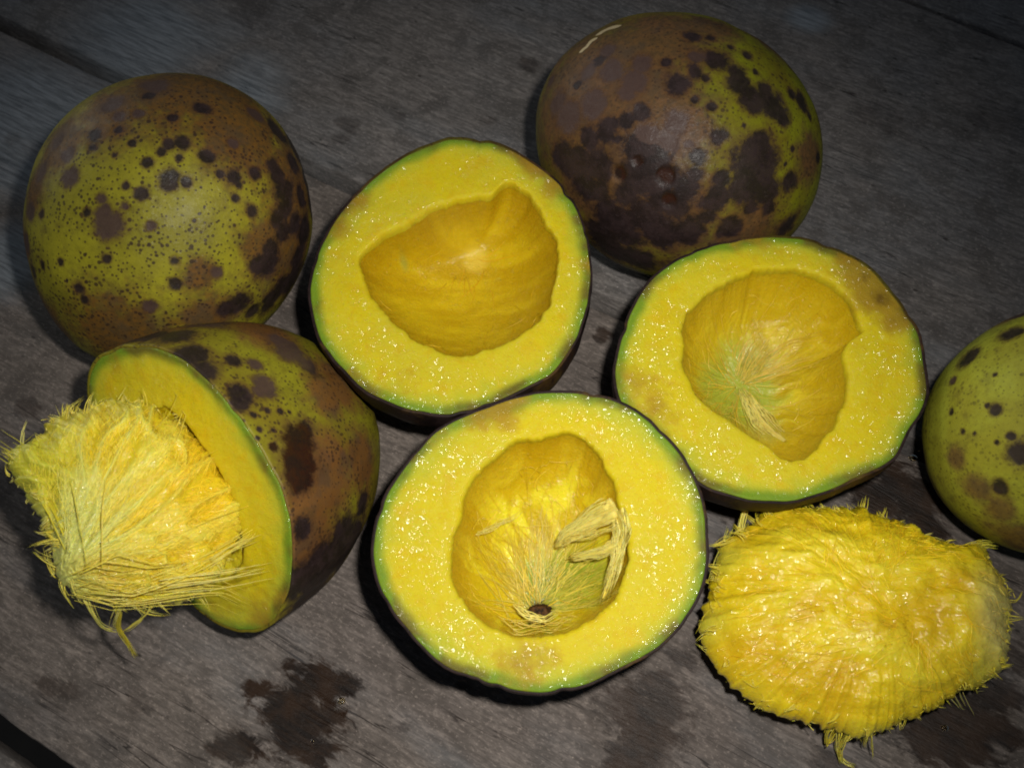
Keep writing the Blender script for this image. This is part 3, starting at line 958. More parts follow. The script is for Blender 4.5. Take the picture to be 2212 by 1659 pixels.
def tint_c(xy, t, gr, pol, flat):
    c = mixc((0.56, 0.36, 0.007), (0.72, 0.55, 0.030), smooth(gr, -0.25, 0.30))
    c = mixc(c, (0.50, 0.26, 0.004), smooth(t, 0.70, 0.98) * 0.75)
    c = mixc(c, (0.78, 0.64, 0.12), smooth(0.7 - t, 0.0, 0.4) * smooth(gr, -0.2, 0.5) * 0.8)
    g = flat([(746.5 + 1020 * .475, 787.9 + 990 * .475)])[0]
    d = np.linalg.norm((xy - g) * np.array([0.8, 1.0]), axis=1)
    c = mixc(c, (0.27, 0.33, 0.035), smooth(1.05 - d + 0.35 * gr, 0, 0.8) * 0.9)
    d = np.linalg.norm((xy - pol) * np.array([1.0, 0.6]) - np.array([0, 0.28]), axis=1)
    c = mixc(c, (0.22, 0.27, 0.03), smooth(0.75 - d + 0.5 * gr, 0, 0.5) * 0.8)
    d = np.linalg.norm(xy - pol, axis=1)
    return mixc(c, (0.05, 0.016, 0.004), smooth(0.42 - d + 0.25 * gr, 0, 0.18) * 0.97)


DARKSKIN = [(x, y, 420) for x, y in ((100, 100), (400, 1500), (1000, 1600), (1600, 1000), (1500, 300), (700, 50), (100, 900))]
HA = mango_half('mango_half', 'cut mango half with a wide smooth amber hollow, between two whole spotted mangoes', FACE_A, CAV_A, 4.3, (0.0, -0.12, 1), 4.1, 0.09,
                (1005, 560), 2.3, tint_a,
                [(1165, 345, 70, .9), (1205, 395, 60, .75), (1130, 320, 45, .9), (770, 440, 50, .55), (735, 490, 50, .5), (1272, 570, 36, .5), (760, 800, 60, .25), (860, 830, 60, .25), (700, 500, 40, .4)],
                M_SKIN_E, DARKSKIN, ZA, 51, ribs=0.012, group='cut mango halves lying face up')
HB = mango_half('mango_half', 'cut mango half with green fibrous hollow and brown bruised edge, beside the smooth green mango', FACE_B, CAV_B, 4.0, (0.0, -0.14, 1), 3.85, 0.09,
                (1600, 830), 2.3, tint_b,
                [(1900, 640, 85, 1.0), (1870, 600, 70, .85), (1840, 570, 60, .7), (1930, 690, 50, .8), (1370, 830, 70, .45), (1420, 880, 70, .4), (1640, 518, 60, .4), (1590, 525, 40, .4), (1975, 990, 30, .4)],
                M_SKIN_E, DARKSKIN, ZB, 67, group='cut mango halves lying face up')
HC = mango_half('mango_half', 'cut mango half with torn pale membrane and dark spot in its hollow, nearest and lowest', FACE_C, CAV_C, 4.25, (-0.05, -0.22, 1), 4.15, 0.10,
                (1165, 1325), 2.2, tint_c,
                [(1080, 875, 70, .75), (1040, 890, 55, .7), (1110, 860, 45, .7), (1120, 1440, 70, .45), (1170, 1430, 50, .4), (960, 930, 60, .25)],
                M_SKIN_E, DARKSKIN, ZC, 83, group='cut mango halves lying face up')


# fibres and membranes inside the hollows
def hollow_fibres(h, count, lmin, lmax, tint, seed, spread=1.0, up=0.05, rad=0.012):
    r = np.random.default_rng(seed)
    L = []
    T = []
    for i in range(count):
        a = r.uniform(-math.pi, math.pi)
        tilt = r.normal(0, 0.55)
        l = r.uniform(lmin, lmax)
        st = r.uniform(0.15, 1.0)
        s = np.linspace(0, 1, 10)
        dirv = np.array([math.cos(a), math.sin(a)])
        d0_ = dirv
        dirv = np.array([math.cos(a + tilt), math.sin(a + tilt)])
        side = np.array([-dirv[1], dirv[0]])
        bend = r.normal(0, 0.25)
        xy = h['pol'] + d0_ * st + dirv * (s[:, None] * l) + side * (bend * s[:, None] ** 2 * l + 0.03 * np.sin(s[:, None] * r.uniform(2, 8) + r.uniform(0, 6)))
        z = h['surf'](xy) + 0.01 + up * r.uniform(0, 1) * np.sin(s * math.pi) ** 1
        z = np.maximum(z, -2.6)
        rel = xy - h['cc']
        ok = np.hypot(rel[:, 0], rel[:, 1]) < 0.97 * h['rcav'](np.arctan2(rel[:, 1], rel[:, 0]))
        if not ok.all():
            continue
        L.append(h['lift'](xy, z))
        T.append(np.asarray(tint[r.integers(len(tint))]) * r.uniform(0.8, 1.1))
    return strands('fibres', L, r.uniform(rad * 0.6, rad * 1.3, len(L)), M_FIB, h['t'], h['base'], T)


hollow_fibres(HC, 150, 0.4, 1.9, [(0.80, 0.66, 0.14), (0.74, 0.62, 0.10), (0.55, 0.52, 0.08), (0.80, 0.60, 0.05)], 3, up=0.10, rad=0.011)
hollow_fibres(HB, 110, 0.4, 1.9, [(0.72, 0.56, 0.10), (0.66, 0.50, 0.05), (0.52, 0.48, 0.08)], 5, up=0.08, rad=0.010)
hollow_fibres(HA, 8, 0.5, 1.6, [(0.68, 0.44, 0.01), (0.62, 0.40, 0.01)], 8, up=0.03, rad=0.014)


def strip(name, h, pts, widths, tint, seed, fold=0.06, ragged=0.25):
    """a torn membrane: pts are (px,py,height above the hollow) along the strip"""
    r = np.random.default_rng(seed)
    P = np.asarray(pts, float)
    s = np.linspace(0, len(P) - 1, 40)
    px = np.stack([np.interp(s, np.arange(len(P)), P[:, i]) for i in range(3)], -1)
    wd = np.interp(s, np.arange(len(P)), widths)
    k = np.exp(-0.5 * (np.arange(-4, 5) / 2.0) ** 2)
    k /= k.sum()
    px = np.stack([np.convolve(np.pad(px[:, i], 4, 'edge'), k, 'valid') for i in range(3)], -1)
    xy = h['flat'](px[:, :2])
    for _ in range(6):
        xy = h['flat'](px[:, :2], np.minimum(h['surf'](xy) + px[:, 2], 0.1))
    tg = unit(np.gradient(xy, axis=0))
    sd = np.stack([-tg[:, 1], tg[:, 0]], -1)
    cols = np.linspace(-1, 1, 9)
    wd0 = wd
    V = []
    for c in cols:
        wd = wd0 * (1 + ragged * fbm(np.stack([s * 1.1, s * 0 + np.sign(c) * 3, s * 0 + seed], -1), 1.5, seed, 3) * abs(c))
        q = xy + sd * (wd * c)[:, None]
        z = h['surf'](q) + px[:, 2] + fold * np.sin(c * 4 + s * 0.9) + 0.04 * noise(np.stack([q[:, 0], q[:, 1], q[:, 0] * 0 + c], -1), 5, seed) - 0.10 * c * c
        V.append(h['lift'](q, z))
    V = np.array(V)
    n = V.shape[1]
    V2 = np.concatenate([V, V - h['nrm'] * 0.025])
    a, b = np.meshgrid(np.arange(8), np.arange(n - 1), indexing='ij')
    i = (a * n + b).ravel()
    q1 = np.stack([i, i + 1, i + n + 1, i + n], -1)
    o = 9 * n
    e0 = np.arange(n - 1)
    q2 = np.stack([e0, e0 + 1, e0 + 1 + o, e0 + o], -1)
    q3 = np.stack([e0 + 8 * n, e0 + 1 + 8 * n, e0 + 1 + 8 * n + o, e0 + 8 * n + o], -1)
    tv = np.broadcast_to(np.asarray(tint)[None], (len(V2.reshape(-1, 3)), 3)) * (1 + 0.12 * noise(V2.reshape(-1, 3), 6, seed))[:, None]
    return mesh_obj(name, V2, [q1, q1[:, ::-1] + o, q2, q3], M_FIB, h['t'], h['base'], {'tint': tv})


zc = lambda x, y, z: (746.5 + x * .475, 787.9 + y * .475, z)


def bundle(h, pts, widths, n, tints, seed, rad=0.012, wave=0.03):
    """torn fibres that run side by side along a path; n fibres across the width"""
    r = np.random.default_rng(seed)
    P = np.asarray(pts, float)
    L, T = [], []
    for i in range(n):
        a, b = r.uniform(0, 0.25), r.uniform(0.7, 1.0)
        s = np.linspace(a, b, 12) * (len(P) - 1)
        q = np.stack([np.interp(s, np.arange(len(P)), P[:, k]) for k in range(3)], -1)
        wd = np.interp(s, np.arange(len(P)), widths) * r.uniform(-1, 1)
        xy = h['flat'](q[:, :2])
        for _ in range(5):
            xy = h['flat'](q[:, :2], np.minimum(h['surf'](xy) + q[:, 2], 0.1))
        tg = unit(np.gradient(xy, axis=0))
        sd = np.stack([-tg[:, 1], tg[:, 0]], -1)
        xy = xy + sd * (wd + wave * np.sin(s * r.uniform(2, 5) + r.uniform(0, 6)))[:, None]
        L.append(h['lift'](xy, h['surf'](xy) + q[:, 2] + r.uniform(-0.03, 0.03)))
        T.append(np.asarray(tints[r.integers(len(tints))]) * r.uniform(0.85, 1.1))
    return strands('fibres', L, r.uniform(rad * 0.6, rad * 1.4, n), M_FIB, h['t'], h['base'], T)


def scatter_fibres(h, count, tints, seed, rad=0.007):
    """short loose threads lying every way on the wall of the hollow"""
    r = np.random.default_rng(seed)
    L, T = [], []
    for i in range(count):
        a = r.uniform(-math.pi, math.pi)
        st = h['cc'] + np.array([math.cos(a), math.sin(a)]) * h['rcav'](a) * math.sqrt(r.uniform(0, 0.9))
        b = math.atan2(*(st - h['pol'])[::-1]) + r.normal(0, 0.7)
        l = r.uniform(0.2, 0.9)
        s = np.linspace(0, 1, 10)
        d = np.array([math.cos(b), math.sin(b)])
        sd = np.array([-d[1], d[0]])
        xy = st + d * (s[:, None] * l) + sd * (r.normal(0, 0.35) * l * s[:, None] ** 2 + 0.02 * np.sin(s[:, None] * r.uniform(3, 9)))
        rel = xy - h['cc']
        if not (np.hypot(rel[:, 0], rel[:, 1]) < 0.97 * h['rcav'](np.arctan2(rel[:, 1], rel[:, 0]))).all():
            continue
        L.append(h['lift'](xy, h['surf'](xy) + 0.03 + r.uniform(0, 0.05) * np.sin(s * math.pi)))
        T.append(np.asarray(tints[r.integers(len(tints))]) * r.uniform(0.85, 1.1))
    return strands('fibres', L, r.uniform(rad * 0.6, rad * 1.5, len(L)), M_FIB, h['t'], h['base'], T)


scatter_fibres(HA, 50, [(0.60, 0.42, 0.010), (0.66, 0.48, 0.03)], 41)
scatter_fibres(HB, 200, [(0.66, 0.50, 0.03), (0.70, 0.56, 0.08), (0.60, 0.46, 0.02)], 42)
scatter_fibres(HC, 200, [(0.70, 0.54, 0.03), (0.76, 0.62, 0.10), (0.66, 0.50, 0.02)], 43)
PALE_F = [(0.80, 0.72, 0.26), (0.78, 0.68, 0.18), (0.70, 0.66, 0.20)]
GREEN_F = [(0.46, 0.46, 0.06), (0.56, 0.52, 0.07), (0.38, 0.41, 0.045), (0.66, 0.58, 0.12)]
bundle(HC, [zc(880, 1090, .03), zc(960, 1000, .06), zc(1060, 910, .08), zc(1150, 850, .1), zc(1240, 790, .12)], [.08, .45, .70, .85, .7], 70, GREEN_F, 21, .009)
bundle(HC, [zc(890, 1100, .03), zc(1000, 1060, .05), zc(1100, 1010, .07), zc(1220, 930, .1)], [.08, .35, .55, .6], 50, GREEN_F, 22, .009)
bundle(HC, [zc(880, 1080, .03), zc(900, 950, .05), zc(930, 800, .06), zc(960, 620, .05)], [.08, .30, .55, .70], 34, PALE_F, 23, .008, .06)
bundle(HC, [zc(860, 1080, .03), zc(790, 980, .05), zc(720, 860, .06), zc(660, 740, .05)], [.08, .35, .60, .8], 30, [(0.72, 0.58, 0.05), (0.74, 0.62, 0.10)], 24, .008, .06)
bundle(HC, [zc(950, 835, .3), zc(1010, 775, .63), zc(1100, 730, .83), zc(1190, 680, .83), zc(1240, 650, .4)], [.05, .18, .32, .42, .42], 60, PALE_F, 25, .010)
bundle(HC, [zc(1235, 660, .48), zc(1255, 760, .63), zc(1240, 850, .73), zc(1215, 950, .68), zc(1165, 1090, .3)], [.18, .18, .15, .12, .06], 40, PALE_F, 26)
bundle(HC, [zc(1000, 880, .4), zc(1100, 868, .74), zc(1170, 850, .86), zc(1250, 815, .7)], [.04, .09, .12, .12], 30, PALE_F, 27)
bundle(HC, [zc(640, 1130, .3), zc(760, 1190, .45), zc(860, 1200, .45), zc(960, 1180, .4), zc(1060, 1150, .3)], [.06, .16, .22, .16, .06], 9, [(0.62, 0.50, 0.10), (0.70, 0.58, 0.14)], 28, .009, .08)
bundle(HC, [zc(760, 1090, .4), zc(830, 1140, .5), zc(900, 1160, .5), zc(980, 1120, .4)], [.05, .08, .08, .06], 12, PALE_F, 29)
strip('membrane', HC, [zc(950, 835, .25), zc(1010, 775, .6), zc(1100, 730, .8), zc(1190, 680, .8), zc(1240, 650, .35)], [.02, .10, .20, .30, .26], (0.78, 0.68, 0.20), 1, 0.07, 0.8)
strip('membrane', HC, [zc(1235, 660, .45), zc(1255, 760, .6), zc(1240, 850, .7), zc(1215, 950, .65), zc(1165, 1070, .35)], [.22, .20, .13, .09, .03], (0.74, 0.63, 0.14), 2, 0.07, 0.8)
strip('membrane', HC, [zc(1020, 870, .45), zc(1100, 868, .75), zc(1170, 850, .85), zc(1235, 815, .7)], [.02, .06, .11, .18], (0.72, 0.63, 0.16), 3, 0.06, 0.8)
bundle(HC, [zc(590, 780, .30), zc(660, 745, .45), zc(740, 705, .40), zc(820, 655, .15)], [.03, .06, .07, .05], 8, PALE_F, 35, .007)
# the dark stub of the seed stalk left in the hollow
m = NT('dark_brown_stub')
v = m.coord()
m.setp(Base_Color=m.mix(m.ramp(m.noise(v, 9, 5, 0.7), 0.4, 0.6), (0.020, 0.009, 0.004), (0.10, 0.045, 0.014)), Roughness=0.6, Specular_IOR_Level=0.2,
       Normal=m.bump(m.noise(v, 12, 4, 0.7), 0.8, 0.04))
d, f = sphere_grid(24, 40)
pc = HC['lift'](HC['pol'] + np.array([0.0, 0.02]), np.array(-2.22))
lumpy = 1 + 0.35 * fbm(d, 2.4, 12, 3)
mesh_obj('stalk_stub', pc + (d * np.array([0.30, 0.22, 0.14])) * lumpy[:, None], f, m.m, HC['t'], HC['base'])
zb = lambda x, y, z: (1285.6 + x * .39, 464.5 + y * .39, z)
strip('membrane', HB, [zb(870, 1060, .08), zb(920, 1130, .12), zb(990, 1200, .12), zb(1060, 1250, .1)], [.08, .10, .08, .04], (0.62, 0.54, 0.16), 6, 0.02)
bundle(HB, [zb(800, 950, .05), zb(860, 1060, .10), zb(920, 1150, .12), zb(1000, 1230, .1)], [.1, .25, .35, .3], 40, PALE_F, 31)
bundle(HB, [zb(800, 930, .05), zb(950, 850, .10), zb(1100, 780, .12), zb(1280, 740, .1)], [.1, .35, .5, .5], 26, [(0.64, 0.48, 0.04), (0.70, 0.54, 0.09)], 32)
bundle(HB, [zb(800, 930, .04), zb(840, 860, .08), zb(900, 760, .1), zb(960, 680, .06)], [.15, .30, .4, .3], 40, [(0.52, 0.46, 0.07), (0.64, 0.52, 0.10)], 33)

# ------------------------------------------------------------------ the mango with its cut face turned to the left, seed still in it
lx, ly = unit(np.array([320.0, -615.0]))            # long axis of the cut face (right, up)
LV = unit(RT * lx + UP * ly)
PV = unit(RT * -0.887 + UP * -0.46)
mc = at(398, 1062, 4.0)
vw = unit(CAM - mc)
LV = unit(LV - vw * (LV @ vw))
PV = unit(np.cross(vw, LV))
if PV @ RT > 0:
    PV = -PV
NF = unit(PV * math.sin(R(48)) + vw * math.cos(R(48)))
FACE_D = np.array([(190, 800), (212, 765), (258, 746), (330, 745), (392, 770), (452, 822), (520, 900), (570, 980), (608, 1050), (628, 1120), (635, 1200), (627, 1280), (602, 1338), (562, 1365),
                   (520, 1368), (470, 1350), (424, 1316), (370, 1260), (310, 1180), (262, 1100), (222, 1010), (198, 920), (188, 850)], float)
CAV_D = np.array([(300, 900), (350, 880), (400, 920), (450, 990), (490, 1060), (515, 1140), (520, 1210), (495, 1250), (450, 1240), (400, 1190), (350, 1110), (310, 1020), (290, 950)], float)
Z7 = (0.0, 663.5, 0.475)
SP7 = [(800, 130, 90), (870, 220, 90), (930, 290, 62), (700, 130, 84), (600, 120, 74), (1060, 240, 38), (1090, 400, 58), (1085, 440, 48), (1205, 360, 62, 't'), (1160, 265, 34, 't'), (1320, 200, 92, 't'), (1260, 150, 62, 't'), (1400, 260, 64),
       (1360, 610, 95, 'r'), (1360, 700, 105, 'r'), (1365, 770, 80, 'r'), (1390, 560, 50), (1210, 470, 16), (1270, 475, 16), (1180, 560, 16), (1240, 555, 16), (1150, 490, 20), (1170, 600, 14), (1320, 480, 12), (950, 75, 90, 't'),
       (1560, 1040, 110), (1600, 1100, 150), (1450, 1200, 150), (1400, 1320, 150), (1350, 1250, 120), (1500, 1150, 130), (1650, 900, 60), (1240, 640, 24, 'r'), (1380, 1000, 60)]
RU7 = [(1500, 760, 230), (1400, 920, 190), (1650, 700, 170), (1560, 300, 170), (1400, 1050, 220), (1480, 400, 130), (1200, 60, 180), (700, 90, 160)]


def tint_d(xy, t, gr, pol, flat):
    return mixc((0.62, 0.40, 0.006), (0.72, 0.52, 0.02), smooth(gr, -0.4, 0.4))


HD = mango_half('cut_mango', 'cut mango on its side, cut face toward the left, holding a fibrous seed', FACE_D, CAV_D, 4.0, NF, 6.05, 0.16, (410, 1060), 0.45, tint_d,
                [(250, 770, 40, .35), (560, 1330, 60, .5), (600, 1290, 50, .35), (480, 1330, 40, .35)], M_SKIN_D, SP7, Z7, 97, rusts=RU7, wob=0.004, lean=-LV * 0.45 + RT * 0.75)


# ------------------------------------------------------------------ the fibrous seeds
def seed_body(label, outline_px, p0, normal, up_h, dn_h, seed, root_px, tint_fn, hairs, fringe, tufts, floor=None, lump=0.12, streak=None, flat_top=0.62, ribh=0.20):
    N = 440
    nrm = unit(normal)
    e1 = unit(np.cross(np.array([0, 1.0, 0]), nrm))
    e2 = np.cross(nrm, e1)
    r = np.random.default_rng(seed)

    def flat(pts):
        q = np.array([on_plane(x, y, p0, nrm) for x, y in pts]) - p0
        return np.stack([q @ e1, q @ e2], -1)
    o2 = flat(outline_px)
    root = flat([root_px])[0]
    c2, th, rad = polar(o2, N, None, 1.6, 0.0)
    cs = np.stack([np.cos(th), np.sin(th)], -1)
    rad = rad + 0.11 * fbm(np.stack([cs[:, 0] * 9, cs[:, 1] * 9, th * 0], -1), 3.0, seed + 90, 3)

    def radius(a):
        return np.interp(a, th, rad, period=2 * np.pi)

    def height(xy, sign=1):
        rel = xy - c2
        a = np.arctan2(rel[..., 1], rel[..., 0])
        q = np.clip(np.hypot(rel[..., 0], rel[..., 1]) / radius(a), 0, 1)
        return (up_h if sign > 0 else -dn_h) * (1 - q ** 2.6) ** flat_top

    def relief(xy):
        d = xy - root
        a = np.arctan2(d[..., 1], d[..., 0])
        l = np.hypot(d[..., 0], d[..., 1])
        p = np.stack([np.cos(a) * 6, np.sin(a) * 6, l * 0.5], -1)
        p3 = np.stack([xy[..., 0], xy[..., 1], xy[..., 0] * 0 + seed], -1)
        if streak is None:
            wv = 0.6 * noise(p3, 0.9, seed + 5)[..., None]
            rib = 0.6 - 1.6 * np.abs(noise(p + wv, 1.3, seed)) + 0.4 * fbm(p + wv, 2.6, seed, 3)
        else:
            rib = fbm(p3 @ streak + 0.5 * noise(p3, 0.8, seed)[..., None], 1.0, seed, 4)
        return rib, fbm(p3, 0.75, seed + 9, 3)

    def lift(xy, h):
        return p0 + xy[..., 0:1] * e1 + xy[..., 1:2] * e2 + np.asarray(h)[..., None] * nrm
    K = 120
    tt = np.sin(np.linspace(0, 1, K, endpoint=False) * np.pi / 2)[::-1] if False else np.sin((1 - np.linspace(0, 1, K, endpoint=False)) * np.pi / 2)
    rows = []
    tint = []
    for sign in (1, -1):
        V = c2 + cs[None] * (rad[None, :] * tt[:, None])[..., None]
        z = height(V, sign)
        if sign > 0:
            rib, lp = relief(V)
            fine = fbm(np.concatenate([V * 1.0, V[..., :1] * 0 + seed], -1), 3.2, seed + 77, 3)
            z = z + (ribh * rib + 0.05 * fine + lump * lp) * smooth(1 - tt, 0.0, 0.12)[:, None]
        rows.append(lift(V, z))
        rib, lp = relief(V)
        tint.append(tint_fn(V.reshape(-1, 2), rib.ravel(), lp.ravel(), flat, np.repeat(tt, N)))
    top = rows[0].reshape(-1, 3)
    bot = rows[1][1:].reshape(-1, 3)
    verts = np.concatenate([top, bot, lift(c2, np.array(up_h))[None], lift(c2, np.array(-dn_h))[None]])
    nt = K * N
    fb = ring_faces(K - 1, N, True) + nt
    n = np.arange(N)
    join = np.stack([n, nt + n, nt + (n + 1) % N, (n + 1) % N], -1)
    if floor is not None:
        verts[:, 2] = np.maximum(verts[:, 2], floor)
    col = np.concatenate([tint[0], tint[1][N:], tint[0][-1:], tint[1][-1:]])
    base = np.array([p0[0], p0[1], 0.0])
    t = thing('mango_seed', base, label, 'mango seed', 'fibrous mango seeds')
    mesh_obj('pulp', verts, [ring_faces(K, N, False), fb, join, fan((K - 1) * N, N, len(verts) - 2), fan(nt + (K - 2) * N, N, len(verts) - 1, True)], M_PULP, t, base, {'tint': col})
    # fibres combed over the surface
    L, T = [], []
    for i in range(hairs):
        a = r.uniform(-np.pi, np.pi)
        q = math.sqrt(r.uniform(0, 1)) * 0.97
        s0 = c2 + np.array([math.cos(a), math.sin(a)]) * radius(a) * q
        away = s0 - root if streak is None else np.array(tufts['comb'](s0 - c2))
        away = unit(away + 1e-6)
        b = r.normal(0, 0.28)
        away = np.array([away[0] * math.cos(b) - away[1] * math.sin(b), away[0] * math.sin(b) + away[1] * math.cos(b)])
        ln = r.uniform(0.35, 1.5)
        s = np.linspace(0, 1, 8)
        sd = np.array([-away[1], away[0]])
        xy = s0 + away * (s[:, None] * ln) + sd * (r.normal(0, 0.22) * s[:, None] ** 2 + 0.035 * np.sin(s[:, None] * r.uniform(4, 9) + r.uniform(0, 6)))
        rel = xy - c2
        an = np.arctan2(rel[:, 1], rel[:, 0])
        qq = np.hypot(rel[:, 0], rel[:, 1]) / radius(an)
        if qq.max() > 1.03:
            continue
        rib, lp = relief(xy)
        z = height(xy) + (ribh * rib + lump * lp) * smooth(1 - np.clip(qq, 0, 1), 0, 0.12)
        z = z + 0.004 + r.uniform(-0.02, 0.035) * s ** 1.5 - np.clip(qq - 1, 0, 1) * 0.6
        P = lift(xy, z)
        if floor is not None:
            P[:, 2] = np.maximum(P[:, 2], floor + 0.02)
        L.append(P)
        tc = tint_fn(xy[3:4], rib[3:4], lp[3:4], flat, qq[3:4])[0]
        T.append(tc * r.uniform(0.85, 1.2) + np.array([0.03, 0.03, 0.02]) * r.uniform(0, 1.2))
    strands('fibres', L, r.uniform(0.006, 0.015, len(L)), M_FIB, t, base, T)
    # fringe: wet fibres that clump into little points round the rim
    L, T = [], []
    for i in range(fringe['count']):
        a = r.uniform(-np.pi, np.pi)
        w = fringe['weight'](a)
        if r.uniform() > w[0]:
            continue
        out = np.array([math.cos(a), math.sin(a)])
        lvl = r.uniform(-0.8, 0.8)
        zz = lvl * (up_h if lvl > 0 else dn_h) * 0.5
        s0 = c2 + out * radius(a) * r.uniform(0.90, 0.985)
        dd = unit(unit(s0 - root) * 0.6 + out * 0.5 + r.normal(0, 0.35, 2))
        sd = np.array([-dd[1], dd[0]])
        ln0 = (0.10 + r.uniform(0, 1.0) ** 3.0) * w[1]
        bend = r.normal(0, 0.5)
        drp = r.uniform(-0.5, 0.3)
        wid = r.uniform(0.03, 0.10)
        for k in range(r.integers(4, 9)):
            s = np.linspace(-0.4, 1, 8)
            ln = ln0 * r.uniform(0.55, 1.1)
            off = r.normal(0, wid)
            xy = s0 + dd * (s[:, None] * ln) + sd * (bend * ln * np.clip(s, 0, 1)[:, None] ** 2 + off * (1 - 0.75 * np.clip(s, 0, 1))[:, None])
            z = zz + s * ln * drp + r.normal(0, 0.03)
            P = lift(xy, z)
            if floor is not None:
                P[:, 2] = np.maximum(P[:, 2], floor + 0.02)
            L.append(P)
            T.append(np.array(fringe['tints'][r.integers(len(fringe['tints']))]) * r.uniform(0.85, 1.08))
    strands('loose_fibres', L, r.uniform(0.005, 0.012, len(L)), M_FIB, t, base, T)
    # tufts: bundles that follow a path
    L, T = [], []
    for path, n, spread, tint_, in tufts['paths']:
        P = np.asarray(path, float)
        s = np.linspace(0, len(P) - 1, 10)
        for i in range(n):
            q = np.stack([np.interp(s, np.arange(len(P)), P[:, k]) for k in range(3)], -1)
            off = r.normal(0, spread, 2)
            tw = np.linspace(1, r.uniform(0.2, 1.6), 10)
            xy = flat(q[:, :2]) + off * tw[:, None] + 0.02 * np.sin(s[:, None] * 2 + r.uniform(0, 6, 2))
            pts = lift(xy, q[:, 2] + r.normal(0, spread) * tw)
            if floor is not None:
                pts[:, 2] = np.maximum(pts[:, 2], 0.04)
            pts[:, 2] = np.maximum(pts[:, 2], 0.04)
            L.append(pts)
            T.append(np.array(tint_) * r.uniform(0.8, 1.12))
    if L:
        strands('fibre_tuft', L, r.uniform(0.006, 0.017, len(L)), M_FIB, t, base, T)
    return t


# right: loose seed lying on the table
zr = lambda pts: zpx(pts, 1465.6, 1036.8, 0.3749)
OUT_R = zr([(110, 870), (150, 720), (190, 580), (215, 430), (265, 345), (330, 300), (400, 280), (470, 210), (540, 150), (620, 150), (700, 170), (800, 170), (900, 180), (1030, 165), (1080, 205),
            (1160, 220), (1250, 250), (1350, 270), (1400, 320), (1500, 360), (1600, 385), (1770, 385), (1780, 470), (1850, 560), (1900, 640), (1910, 760), (1900, 900), (1880, 1030), (1840, 1120),
            (1760, 1190), (1640, 1210), (1540, 1260), (1450, 1330), (1340, 1380), (1200, 1430), (1110, 1470), (1000, 1470), (880, 1430), (780, 1410), (650, 1370), (530, 1330), (400, 1270), (300, 1180),
            (220, 1100), (140, 960)])


def tint_r(xy, rib, lp, flat, t):
    c = mixc((0.84, 0.60, 0.010), (0.84, 0.66, 0.030), smooth(rib, -0.4, 0.4))
    p = np.stack([xy[:, 0], xy[:, 1], xy[:, 0] * 0 + 3], -1)
    c = mixc(c, (0.74, 0.49, 0.008), smooth(-lp, 0.0, 0.45) * 0.8)
    for x, y, s in ((1080, 930, 1.5), (480, 1050, 1.0), (850, 1170, 1.3), (1430, 830, 1.1), (820, 780, .9), (430, 870, .8), (1560, 650, .6)):
        g = flat(zr([(x, y)]))[0]
        d = np.linalg.norm((xy - g) * np.array([0.7, 1.3]), axis=1) + 0.5 * noise(p, 1.3, 4)
        c = mixc(c, (0.70, 0.43, 0.005), smooth(s - d, 0, s) * 0.8)
    g = flat(zr([(1790, 850)]))[0]
    d = np.linalg.norm((xy - g) * np.array([1.0, 0.7]), axis=1)
    c = mixc(c, (0.74, 0.62, 0.22), smooth(1.2 - d, 0, 0.9) * 0.8)
    for x, y in ((1700, 1130), (140, 850), (1780, 430), (220, 450)):
        g = flat(zr([(x, y)]))[0]
        c = mixc(c, (0.60, 0.57, 0.07), smooth(0.8 - np.linalg.norm(xy - g, axis=1), 0, 0.9) * 0.7)
    return c


def wr(a):
    d = math.degrees(a)
    if abs(d) < 38 or d > 165 or d < -170:
        return (1.0, 0.42)
    if 120 < d <= 165:
        return (1.0, 0.7)
    return (0.7, 0.30)


